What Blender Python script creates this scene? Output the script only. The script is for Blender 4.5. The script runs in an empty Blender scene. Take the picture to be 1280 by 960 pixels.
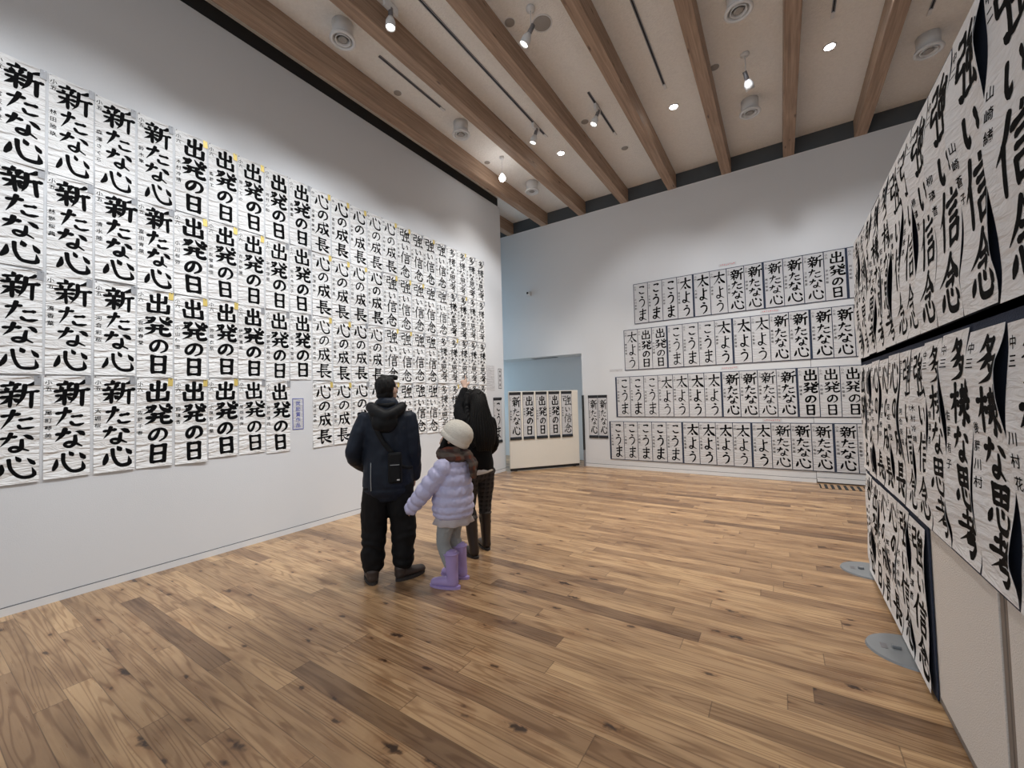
import bpy, bmesh, math, random
from mathutils import Vector, Matrix, noise, Quaternion

S = bpy.context.scene
COL = S.collection
V = Vector
PI = math.pi
R = math.radians

# ------------------------------------------------------------------ camera, world, light
cam = bpy.data.objects.new('camera', bpy.data.cameras.new('camera'))
COL.objects.link(cam)
cam.data.sensor_width = 36
cam.data.sensor_fit = 'HORIZONTAL'
cam.data.lens = 515.43 / 1280 * 36
cam.data.clip_start = 0.05
cr, cu, cf = V((.83689136, .54672261, -.02659392)), V((.04091251, -.01402958, .99906423)), V((-.5458379, .83719625, .03410903))
cam.matrix_world = Matrix(((cr.x, cu.x, -cf.x, 0), (cr.y, cu.y, -cf.y, 0), (cr.z, cu.z, -cf.z, 1.5), (0, 0, 0, 1)))
S.camera = cam
S.view_settings.view_transform = 'Standard'
S.view_settings.look = 'None'
S.view_settings.gamma = 1
S.view_settings.use_curve_mapping = False
S.view_settings.exposure = 0.0
S.cycles.max_bounces = 8
S.cycles.diffuse_bounces = 5
S.cycles.sample_clamp_indirect = 4

W = bpy.data.worlds.new('world'); S.world = W; W.use_nodes = True
W.node_tree.nodes['Background'].inputs[0].default_value = (.86, .93, 1, 1)
W.node_tree.nodes['Background'].inputs[1].default_value = 0.5


def area(name, loc, aim, sx, sy, power, col):
    d = bpy.data.lights.new(name, 'AREA'); d.shape = 'RECTANGLE'; d.size = sx; d.size_y = sy
    d.energy = power; d.color = col
    o = bpy.data.objects.new(name, d); COL.objects.link(o)
    o.location = loc
    o.rotation_euler = (V(aim) - V(loc)).to_track_quat('-Z', 'Y').to_euler()
    return o


def spot(name, loc, aim, power, deg, blend=.9, col=(1, .97, .93), rad=.05):
    d = bpy.data.lights.new(name, 'SPOT'); d.energy = power; d.spot_size = R(deg); d.spot_blend = blend
    d.color = col; d.shadow_soft_size = rad
    o = bpy.data.objects.new(name, d); COL.objects.link(o)
    o.location = loc
    o.rotation_euler = (V(aim) - V(loc)).to_track_quat('-Z', 'Y').to_euler()
    return o


# wall washers on the ceiling tracks
for y in (-.4, 1.0, 2.3, 3.35, 4.9, 6.3):
    spot('wall_washer', (-1.85, y, 5.6), (-4.83, y, 1.95), 235, 68, .55, (.93, .965, 1))
for x in (-1.9, -.3, 1.0):
    spot('far_washer', (x, 5.25, 5.6), (x + .1, 8.3, 1.9), 140, 72, .7, (.95, .97, 1))
# downlights recessed in the ceiling
for x, y, pw in ((-3.03, 6.35, 380), (-1.156, 6.33, 500), (.673, 6.34, 460), (-1.156, 3.6, 330), (.3, 3.4, 280), (-2.9, 2.3, 190)):
    spot('downlight_beam', (x, y, 5.68), (x, y, 0), pw, 88, 1.0, (1, .945, .87))
spot('pendant_beam', (-3.985, 5.953, 5.32), (-4.3, 6.2, 1.5), 60, 120, 1.0, (1, .97, .94))
# daylight in the passage behind the long wall, and an added soft fill lamp behind the camera
area('passage_daylight', (-7.4, 7.75, 2.6), (-4.5, 8.3, 1.6), 1.1, 3.6, 26, (.55, .82, 1))
area('alcove_daylight', (-6.9, 8.66, 1.6), (-3.6, 8.9, 1.5), .6, 1.8, 4.5, (.5, .82, 1))
area('rear_fill', (-.4, -2.8, 3.4), (-1.5, 4, 1.6), 4.5, 3, 60, (.90, .95, 1))

# ------------------------------------------------------------------ materials
MATS = {}


def mat(name, col, rough=.8, metal=0, bump=0, bscale=60, var=0, vscale=8, emit=0, spec=.5):
    if name in MATS:
        return MATS[name]
    m = bpy.data.materials.new(name); m.use_nodes = True
    nt = m.node_tree; b = nt.nodes['Principled BSDF']
    b.inputs['Base Color'].default_value = (*col, 1)
    b.inputs['Roughness'].default_value = rough
    b.inputs['Metallic'].default_value = metal
    b.inputs['Specular IOR Level'].default_value = spec
    tc = nt.nodes.new('ShaderNodeTexCoord')
    if var:
        n = nt.nodes.new('ShaderNodeTexNoise'); n.inputs['Scale'].default_value = vscale; n.inputs['Detail'].default_value = 5
        nt.links.new(tc.outputs['Object'], n.inputs['Vector'])
        r = nt.nodes.new('ShaderNodeMix'); r.data_type = 'RGBA'
        r.inputs[6].default_value = (*[c * (1 - var) for c in col], 1)
        r.inputs[7].default_value = (*[min(1, c * (1 + var)) for c in col], 1)
        nt.links.new(n.outputs['Fac'], r.inputs[0]); nt.links.new(r.outputs[2], b.inputs['Base Color'])
    if bump:
        n = nt.nodes.new('ShaderNodeTexNoise'); n.inputs['Scale'].default_value = bscale; n.inputs['Detail'].default_value = 4
        nt.links.new(tc.outputs['Object'], n.inputs['Vector'])
        p = nt.nodes.new('ShaderNodeBump'); p.inputs['Strength'].default_value = bump; p.inputs['Distance'].default_value = .02
        nt.links.new(n.outputs['Fac'], p.inputs['Height']); nt.links.new(p.outputs['Normal'], b.inputs['Normal'])
    if emit:
        b.inputs['Emission Color'].default_value = (*col, 1); b.inputs['Emission Strength'].default_value = emit
    MATS[name] = m
    return m


M_WALL = mat('plaster_white', (.69, .705, .725), .9, bump=.08, bscale=120, var=.015, vscale=3)
M_TRIM = mat('trim_white', (.74, .75, .76), .6, var=.02)
M_GROOVE = mat('shadow_groove', (.16, .17, .18), .9, var=.05)
M_CEIL = mat('ceiling_fabric', (.85, .835, .81), .95, bump=.6, bscale=45, var=.09, vscale=32)
M_BAND = mat('dark_band', (.075, .085, .095), .8, var=.05)
M_BLACKBAND = mat('black_band', (.02, .021, .023), .85, var=.05)
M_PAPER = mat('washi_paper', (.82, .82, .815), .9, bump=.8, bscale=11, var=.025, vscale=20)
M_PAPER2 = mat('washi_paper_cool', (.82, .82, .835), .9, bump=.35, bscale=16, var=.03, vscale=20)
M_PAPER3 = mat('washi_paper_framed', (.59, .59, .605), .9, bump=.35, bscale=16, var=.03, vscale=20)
M_INK = mat('black_ink', (.004, .004, .0045), .8, var=.2, spec=.08)
M_NAVY = mat('navy_cloth', (.022, .034, .068), .9, bump=.2, bscale=200, var=.15, vscale=15)
M_GOLD = mat('gold_paper', (.78, .60, .18), .45, metal=.25, var=.12, vscale=30)
M_SILVER = mat('silver_paper', (.34, .35, .37), .5, metal=.1, var=.3, vscale=40)
M_PIN = mat('pin_grey', (.25, .25, .27), .4, metal=.6, var=.05)
M_CREAM = mat('cream_panel', (.78, .74, .66), .85, bump=.1, bscale=150, var=.02)
M_PART = mat('partition_fabric', (.80, .765, .73), .95, bump=.35, bscale=180, var=.05, vscale=60)
M_POST = mat('partition_post', (.23, .20, .18), .6, var=.06)
M_STEEL = mat('grey_steel_plate', (.27, .29, .31), .45, metal=.35, var=.08, vscale=12)
M_BLACK = mat('black_plastic', (.012, .012, .013), .5, var=.1)
M_WHITEM = mat('white_metal', (.72, .73, .74), .4, var=.02)
M_GREYDISC = mat('grey_disc', (.33, .31, .29), .7, var=.05)
M_RED = mat('red_caption', (.72, .12, .15), .8, var=.1)
M_BLUEINK = mat('blue_border', (.10, .12, .42), .8, var=.08)
M_PENCIL = mat('pencil_grey', (.5, .5, .52), .9, var=.05)
M_BULB = mat('lamp_glow', (1, .96, .88), .4, emit=7, var=.01)
M_BULB2 = mat('pendant_glow', (1, .97, .94), .4, emit=34, var=.01)


for _m in (M_PAPER, M_PAPER2, M_PAPER3):      # horizontal crinkles of dried brush paper
    _nt = _m.node_tree
    _bp = next(n for n in _nt.nodes if n.type == 'BUMP'); _nz = _bp.inputs['Height'].links[0].from_node
    _mp = _nt.nodes.new('ShaderNodeMapping'); _mp.inputs['Scale'].default_value = (.55, 1, 1.9)
    _nt.links.new(next(n for n in _nt.nodes if n.type == 'TEX_COORD').outputs['Object'], _mp.inputs['Vector'])
    _nt.links.new(_mp.outputs[0], _nz.inputs['Vector'])
    _nz.inputs['Distortion'].default_value = .8; _nz.inputs['Detail'].default_value = 3
    _bp.inputs['Distance'].default_value = .05


def wood_beam():
    m = bpy.data.materials.new('glulam_timber'); m.use_nodes = True
    nt = m.node_tree; b = nt.nodes['Principled BSDF']; L = nt.links
    tc = nt.nodes.new('ShaderNodeTexCoord'); mp = nt.nodes.new('ShaderNodeMapping')
    mp.inputs['Scale'].default_value = (14, .55, 14)
    L.new(tc.outputs['Object'], mp.inputs['Vector'])
    n = nt.nodes.new('ShaderNodeTexNoise'); n.inputs['Scale'].default_value = 3; n.inputs['Detail'].default_value = 7
    n.inputs['Distortion'].default_value = .6
    L.new(mp.outputs[0], n.inputs['Vector'])
    r = nt.nodes.new('ShaderNodeValToRGB')
    e = r.color_ramp.elements
    e[0].position = .3; e[0].color = (.24, .155, .105, 1)
    e[1].position = .72; e[1].color = (.46, .32, .225, 1)
    L.new(n.outputs['Fac'], r.inputs[0])
    vo = nt.nodes.new('ShaderNodeTexVoronoi'); vo.inputs['Scale'].default_value = 1
    mp2 = nt.nodes.new('ShaderNodeMapping'); mp2.inputs['Scale'].default_value = (9, 2.2, 9)
    L.new(tc.outputs['Object'], mp2.inputs['Vector']); L.new(mp2.outputs[0], vo.inputs['Vector'])
    lt = nt.nodes.new('ShaderNodeMapRange'); lt.inputs[1].default_value = .03; lt.inputs[2].default_value = .14
    L.new(vo.outputs['Distance'], lt.inputs[0])
    mx = nt.nodes.new('ShaderNodeMix'); mx.data_type = 'RGBA'
    mx.inputs[6].default_value = (.07, .035, .02, 1)
    L.new(lt.outputs[0], mx.inputs[0]); L.new(r.outputs[0], mx.inputs[7])
    L.new(mx.outputs[2], b.inputs['Base Color'])
    b.inputs['Roughness'].default_value = .55
    return m


def plank_floor():
    m = bpy.data.materials.new('pine_planks'); m.use_nodes = True
    nt = m.node_tree; b = nt.nodes['Principled BSDF']; L = nt.links
    N = nt.nodes.new

    def math_(op, a, c=None):
        n = N('ShaderNodeMath'); n.operation = op
        for i, s in enumerate((a, c)):
            if s is None: continue
            if isinstance(s, (int, float)): n.inputs[i].default_value = s
            else: L.new(s, n.inputs[i])
        return n.outputs[0]

    def comb(x, y, z):
        n = N('ShaderNodeCombineXYZ')
        for i, s in enumerate((x, y, z)):
            if isinstance(s, (int, float)): n.inputs[i].default_value = s
            else: L.new(s, n.inputs[i])
        return n.outputs[0]

    tc = N('ShaderNodeTexCoord'); sp = N('ShaderNodeSeparateXYZ'); L.new(tc.outputs['Object'], sp.inputs[0])
    x, y = sp.outputs[0], sp.outputs[1]
    yr = math_('DIVIDE', math_('ADD', y, .045), .12)
    row = math_('FLOOR', yr); fy = math_('SUBTRACT', yr, row)
    w1 = N('ShaderNodeTexWhiteNoise'); w1.noise_dimensions = '1D'; L.new(row, w1.inputs['W'])
    xr = math_('ADD', math_('DIVIDE', x, 1.55), math_('MULTIPLY', w1.outputs['Value'], 9.37))
    pl = math_('FLOOR', xr); fx = math_('SUBTRACT', xr, pl)
    w2 = N('ShaderNodeTexWhiteNoise'); w2.noise_dimensions = '2D'; L.new(comb(row, pl, 0), w2.inputs['Vector'])
    tone = w2.outputs['Value']
    off = math_('MULTIPLY', tone, 53)
    # cathedral rings: noise field sampled along the plank, folded by a sine
    nz = N('ShaderNodeTexNoise'); nz.inputs['Scale'].default_value = 1; nz.inputs['Detail'].default_value = 2
    L.new(comb(math_('ADD', math_('MULTIPLY', x, .42), off), math_('MULTIPLY', y, 8), off), nz.inputs['Vector'])
    ring = math_('SINE', math_('MULTIPLY', nz.outputs['Fac'], 95))
    rg = N('ShaderNodeMapRange'); rg.inputs[1].default_value = .1; rg.inputs[2].default_value = 1; L.new(ring, rg.inputs[0])
    fine = N('ShaderNodeTexNoise'); fine.inputs['Scale'].default_value = 1; fine.inputs['Detail'].default_value = 6
    L.new(comb(math_('ADD', math_('MULTIPLY', x, 3), off), math_('MULTIPLY', y, 95), 0), fine.inputs['Vector'])
    blot = N('ShaderNodeTexNoise'); blot.inputs['Scale'].default_value = 1; blot.inputs['Detail'].default_value = 3
    L.new(comb(math_('ADD', math_('MULTIPLY', x, 1.6), off), math_('MULTIPLY', y, 9), 3), blot.inputs['Vector'])
    # board tone
    rp = N('ShaderNodeValToRGB'); rp.color_ramp.interpolation = 'LINEAR'
    e = rp.color_ramp.elements
    e[0].position = 0; e[0].color = (.24, .15, .085, 1)
    e[1].position = 1; e[1].color = (.62, .42, .235, 1)
    k = rp.color_ramp.elements.new(.10); k.color = (.33, .205, .115, 1)
    k = rp.color_ramp.elements.new(.3); k.color = (.43, .28, .155, 1)
    k = rp.color_ramp.elements.new(.72); k.color = (.52, .345, .195, 1)
    L.new(tone, rp.inputs[0])

    def mixc(f, a, c, mode='MIX'):
        n = N('ShaderNodeMix'); n.data_type = 'RGBA'; n.blend_type = mode
        for i, s in ((0, f), (6, a), (7, c)):
            if isinstance(s, (int, float)): n.inputs[i].default_value = s
            elif isinstance(s, tuple): n.inputs[i].default_value = (*s, 1)
            else: L.new(s, n.inputs[i])
        return n.outputs[2]

    ringamt = math_('MULTIPLY', rg.outputs[0], .52)
    c = mixc(ringamt, rp.outputs[0], (.40, .29, .21), 'MULTIPLY')
    c = mixc(math_('MULTIPLY', fine.outputs['Fac'], .55), c, (.6, .52, .45), 'MULTIPLY')
    bl = N('ShaderNodeMapRange'); bl.inputs[1].default_value = .46; bl.inputs[2].default_value = .74; L.new(blot.outputs['Fac'], bl.inputs[0])
    c = mixc(math_('MULTIPLY', bl.outputs[0], .7), c, (.36, .28, .24), 'MULTIPLY')
    # knots: two sizes, each with a warped outline and a halo of darker grain
    wn = N('ShaderNodeTexNoise'); wn.inputs['Scale'].default_value = 22; wn.inputs['Detail'].default_value = 2
    L.new(tc.outputs['Object'], wn.inputs['Vector'])
    warp = math_('MULTIPLY', math_('SUBTRACT', wn.outputs['Fac'], .5), .34)
    for kx, ky, thr, r1, r0, am, sh in ((2.3, 6.0, .55, .15, .07, .95, 0), (5.2, 11.5, .62, .17, .08, .85, 31)):
        vo = N('ShaderNodeTexVoronoi'); vo.inputs['Scale'].default_value = 1; vo.inputs['Randomness'].default_value = 1
        L.new(comb(math_('ADD', math_('ADD', math_('MULTIPLY', x, kx), off), warp), math_('ADD', math_('MULTIPLY', y, ky), warp), sh), vo.inputs['Vector'])
        wk = N('ShaderNodeTexWhiteNoise'); wk.noise_dimensions = '3D'; L.new(vo.outputs['Position'], wk.inputs['Vector'])
        keep = math_('GREATER_THAN', wk.outputs['Value'], thr)
        kh = N('ShaderNodeMapRange'); kh.inputs[1].default_value = .42; kh.inputs[2].default_value = .1; L.new(vo.outputs['Distance'], kh.inputs[0])
        c = mixc(math_('MULTIPLY', kh.outputs[0], math_('MULTIPLY', keep, .45)), c, (.5, .33, .22), 'MULTIPLY')
        kn = N('ShaderNodeMapRange'); kn.inputs[1].default_value = r1; kn.inputs[2].default_value = r0; L.new(vo.outputs['Distance'], kn.inputs[0])
        c = mixc(math_('MULTIPLY', kn.outputs[0], math_('MULTIPLY', keep, am)), c, (.035, .018, .011))
    # joints
    dy = math_('MINIMUM', fy, math_('SUBTRACT', 1, fy))
    jy = N('ShaderNodeMapRange'); jy.inputs[1].default_value = .022; jy.inputs[2].default_value = .006; L.new(dy, jy.inputs[0])
    dx = math_('MINIMUM', fx, math_('SUBTRACT', 1, fx))
    jx = N('ShaderNodeMapRange'); jx.inputs[1].default_value = .0022; jx.inputs[2].default_value = .0008; L.new(dx, jx.inputs[0])
    c = mixc(math_('MULTIPLY', math_('MAXIMUM', jy.outputs[0], jx.outputs[0]), .55), c, (.06, .035, .02))
    L.new(c, b.inputs['Base Color'])
    ro = N('ShaderNodeMapRange'); ro.inputs[3].default_value = .22; ro.inputs[4].default_value = .38; L.new(fine.outputs['Fac'], ro.inputs[0])
    L.new(ro.outputs[0], b.inputs['Roughness'])
    b.inputs['Specular IOR Level'].default_value = .42
    bp = N('ShaderNodeBump'); bp.inputs['Strength'].default_value = .12; bp.inputs['Distance'].default_value = .004
    L.new(fine.outputs['Fac'], bp.inputs['Height']); L.new(bp.outputs[0], b.inputs['Normal'])
    return m


M_BEAM = wood_beam()
M_FLOOR = plank_floor()


# ------------------------------------------------------------------ helpers
def obj(name, bm_or_me, m=None, parent=None, smooth=False, **props):
    if isinstance(bm_or_me, bmesh.types.BMesh):
        me = bpy.data.meshes.new(name); bm_or_me.to_mesh(me); bm_or_me.free()
    else:
        me = bm_or_me
    if m is not None:
        me.materials.clear()
        for mm in (m if isinstance(m, (list, tuple)) else (m,)): me.materials.append(mm)
    if smooth:
        for p in me.polygons: p.use_smooth = True
    o = bpy.data.objects.new(name, me); COL.objects.link(o)
    if parent: o.parent = parent
    for k, v in props.items(): o[k] = v
    return o


def link(name, me, parent):
    o = bpy.data.objects.new(name, me); COL.objects.link(o); o.parent = parent
    return o


def thing(name, label, cat, loc=(0, 0, 0), rz=0, group=None):
    o = bpy.data.objects.new(name, None); COL.objects.link(o)
    o.location = loc; o.rotation_euler = (0, 0, rz); o.empty_display_size = .1
    o['label'] = label; o['category'] = cat
    if group: o['group'] = group
    return o


def tag(o, label, cat, group=None):
    o['label'] = label; o['category'] = cat
    if group: o['group'] = group
    return o


def struct(name, bm, m):
    return obj(name, bm, m, kind='structure')


def box(bm, x0, x1, y0, y1, z0, z1, mi=0, bev=0):
    vs = [bm.verts.new(p) for p in ((x0, y0, z0), (x1, y0, z0), (x1, y1, z0), (x0, y1, z0), (x0, y0, z1), (x1, y0, z1), (x1, y1, z1), (x0, y1, z1))]
    fs = [bm.faces.new([vs[i] for i in f]) for f in ((3, 2, 1, 0), (4, 5, 6, 7), (0, 1, 5, 4), (1, 2, 6, 5), (2, 3, 7, 6), (3, 0, 4, 7))]
    for f in fs: f.material_index = mi
    if bev:
        es = list({e for f in fs for e in f.edges})
        bmesh.ops.bevel(bm, geom=es, offset=bev, segments=2, affect='EDGES', profile=.5)


def lathe(bm, prof, seg=24, mi=0, mtx=None):
    """prof: (radius, z) list; closed where radius is 0"""
    rings = []
    for r, z in prof:
        if r < 1e-6:
            rings.append([bm.verts.new((0, 0, z))])
        else:
            rings.append([bm.verts.new((r * math.cos(2 * PI * i / seg), r * math.sin(2 * PI * i / seg), z)) for i in range(seg)])
    fs = []
    for a, b in zip(rings, rings[1:]):
        for i in range(seg):
            j = (i + 1) % seg
            if len(a) == 1 and len(b) == 1: continue
            if len(a) == 1: fs.append(bm.faces.new((a[0], b[j], b[i])))
            elif len(b) == 1: fs.append(bm.faces.new((a[i], a[j], b[0])))
            else: fs.append(bm.faces.new((a[i], a[j], b[j], b[i])))
    for f in fs: f.material_index = mi; f.smooth = True
    if mtx is not None:
        bmesh.ops.transform(bm, matrix=mtx, verts=[v for r in rings for v in r])


def spline(pts, sub):
    """Catmull-Rom through tuples of any dimension"""
    if len(pts) < 3 or sub < 2:
        if len(pts) == 2 and sub > 1:
            return [tuple(a + (b - a) * i / sub for a, b in zip(*pts)) for i in range(sub + 1)]
        return list(pts)
    P = [tuple(2 * a - b for a, b in zip(pts[0], pts[1]))] + list(pts) + [tuple(2 * a - b for a, b in zip(pts[-1], pts[-2]))]
    out = []
    for i in range(1, len(P) - 2):
        for s in range(sub):
            t = s / sub
            out.append(tuple(.5 * (2 * b + (c - a) * t + (2 * a - 5 * b + 4 * c - d) * t * t + (3 * b - a - 3 * c + d) * t ** 3)
                             for a, b, c, d in zip(P[i - 1], P[i], P[i + 1], P[i + 2])))
    out.append(tuple(pts[-1]))
    return out


def tube(bm, pts, seg=14, sub=4, ref=(1, 0, 0), rad=None, caps=True):
    """closed tapered tube; pts: (x,y,z,ra,rb) where ra lies along REF and rb across it"""
    pts = [p if len(p) == 5 else (*p, p[3]) for p in pts]
    P = spline(pts, sub)
    ref = V(ref)
    rings = []
    for i, p in enumerate(P):
        c = V(p[:3])
        t = (V(P[min(i + 1, len(P) - 1)][:3]) - V(P[max(i - 1, 0)][:3])).normalized()
        a = ref - t * ref.dot(t)
        if a.length < 1e-3: a = V((0, 1, 0)) - t * t.y
        a.normalize(); b = t.cross(a)
        ra, rb = max(p[3], 1e-4), max(p[4], 1e-4)
        if rad: k = rad(i / (len(P) - 1)); ra += k; rb += k
        rings.append([bm.verts.new(c + a * (ra * math.cos(2 * PI * j / seg)) + b * (rb * math.sin(2 * PI * j / seg))) for j in range(seg)])
    for r0, r1 in zip(rings, rings[1:]):
        for j in range(seg):
            k = (j + 1) % seg
            bm.faces.new((r0[j], r0[k], r1[k], r1[j])).smooth = True
    if caps:
        # rounded ends
        for ring, q, d in ((rings[0], P[0], -1), (rings[-1], P[-1], 1)):
            j = 1 if d < 0 else -2
            c = V(q[:3]); t = (c - V(P[j][:3])).normalized()
            h = min(q[3], q[4]) * .6
            mid = [bm.verts.new(c + (v.co - c) * .7 + t * h * .7) for v in ring]
            top = bm.verts.new(c + t * h)
            for a in range(seg):
                b = (a + 1) % seg
                f1 = (ring[a], ring[b], mid[b], mid[a]); f2 = (mid[a], mid[b], top)
                if d < 0: f1 = f1[::-1]; f2 = f2[::-1]
                bm.faces.new(f1).smooth = True; bm.faces.new(f2).smooth = True


def ball(bm, c, r, rot=None, seg=20):
    m = Matrix.Translation(V(c)) @ (rot.to_matrix().to_4x4() if rot else Matrix()) @ Matrix.Diagonal((*r, 1))
    bmesh.ops.create_uvsphere(bm, u_segments=seg, v_segments=seg // 2 + 2, radius=1, matrix=m)


def clay(name, bm, m, parent, voxel=.008, smooth=4, disp=None):
    """fuse the closed pieces in BM into one continuous surface"""
    bmesh.ops.recalc_face_normals(bm, faces=bm.faces)
    me = bpy.data.meshes.new(name); bm.to_mesh(me); bm.free()
    t = bpy.data.objects.new('tmp', me); COL.objects.link(t)
    md = t.modifiers.new('r', 'REMESH'); md.mode = 'VOXEL'; md.voxel_size = voxel
    if smooth:
        s = t.modifiers.new('s', 'SMOOTH'); s.factor = .5; s.iterations = smooth
    dg = bpy.context.evaluated_depsgraph_get(); dg.update()
    m2 = bpy.data.meshes.new_from_object(t.evaluated_get(dg))
    bpy.data.objects.remove(t); bpy.data.meshes.remove(me)
    if disp:
        nn = [(v.co.copy(), v.normal.copy()) for v in m2.vertices]
        for v, (c, n) in zip(m2.vertices, nn): v.co = c + n * disp(c, n)
    m2.name = name
    return obj(name, m2, m, parent, smooth=True)


# ------------------------------------------------------------------ the room
XL, YF, XP = -4.833, 8.302, .572
ZC = 5.73
bm = bmesh.new(); box(bm, -8.5, 5, -4, 9.9, -.1, 0); struct('floor', bm, M_FLOOR)
bm = bmesh.new(); box(bm, -8.5, 5, -4, 9.9, ZC, ZC + .1); struct('ceiling', bm, M_CEIL)
bm = bmesh.new(); box(bm, -8.3, XL, -4, 7.11, 0.06, 5.53); struct('wall_left', bm, M_WALL)
bm = bmesh.new(); box(bm, -8.3, XL - .03, -4, 7.08, 5.535, ZC); struct('trim_1', bm, M_BLACKBAND)
bm = bmesh.new(); box(bm, -8.3, XL + .004, -4, 7.112, 0, .058); struct('baseboard_left', bm, M_TRIM)
bm = bmesh.new(); box(bm, XL - .002, XL + .003, -4, 7.112, .0585, .0655); struct('trim_2', bm, M_GROOVE)
# far wall with the opening to the alcove
bm = bmesh.new()
box(bm, -3.6, 5, YF, YF + .3, .06, 5.44)
box(bm, -8.3, -3.6, YF, YF + .62, 2.43, 5.44)
struct('wall_far', bm, M_WALL)
bm = bmesh.new(); box(bm, -3.605, .42, YF - .004, YF + .3, 0, .062); box(bm, .43, 5, YF - .008, YF + .3, 0.02, .085); struct('baseboard_far', bm, M_TRIM)
bm = bmesh.new(); box(bm, -3.6, .42, YF - .003, YF, .063, .07); box(bm, .43, 5, YF - .007, YF - .003, .088, .094); struct('trim_3', bm, M_GROOVE)
bm = bmesh.new(); box(bm, .425, 5, YF - .003, YF, .094, 5.43); struct('wall_far_panel', bm, M_WALL)
bm = bmesh.new(); box(bm, .418, .425, YF - .0045, YF - .002, 0, 2.8); struct('trim_4', bm, M_GROOVE)
bm = bmesh.new(); box(bm, -8.3, 5, YF + .02, YF + .3, 5.442, ZC); struct('trim_5', bm, M_BAND)
bm = bmesh.new(); box(bm, -8.3, 5, YF - .006, YF + .02, 5.432, 5.446); struct('trim_6', bm, M_TRIM)
bm = bmesh.new(); box(bm, -8.3, -3.3, YF + .75, YF + .95, 0, 2.6); struct('wall_alcove', bm, M_WALL)
bm = bmesh.new(); box(bm, -5.0, -4.35, YF + .25, YF + .38, 2.422, 2.431); struct('trim_7', bm, M_GROOVE)
bm = bmesh.new(); box(bm, 4.6, 5, -4, 9.9, 0, ZC); struct('wall_right', bm, M_WALL)

BEAMX = [-4.41 + .935 * k for k in range(-2, 10)]
for k, x in enumerate(BEAMX):
    bm = bmesh.new(); box(bm, x - .078, x + .078, -4, YF + .03, 5.442, ZC - .002, bev=.006)
    o = obj('ceiling_beam', bm, M_BEAM)
    o['kind'] = 'structure'

# dark guide post beside the opening, floor grille
o = thing('door_guide_post', 'dark slim upright post at the edge of the opening in the far wall', 'post', (-3.585, YF - .03, 0))
bm = bmesh.new(); box(bm, -.014, .014, -.02, .02, 0, .35); obj('lower_post', bm, M_PIN, o)
bm = bmesh.new(); box(bm, -.017, .017, -.02, .02, .35, 1.52); obj('upper_post', bm, M_BLACKBAND, o)

g = thing('floor_grille', 'slatted floor grille along the foot of the far wall by the partition', 'floor grille', (.44, 7.86, 0))
bm = bmesh.new(); box(bm, 0, 1.3, 0, .36, .0005, .002); obj('grille_well', bm, M_BLACKBAND, g)
for i in range(16):
    bm = bmesh.new(); box(bm, .02 + i * .08, .06 + i * .08, .0, .36, .002, .006); obj('slat', bm, mat('grille_wood', (.34, .22, .13), .6, var=.1), g)

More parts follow.
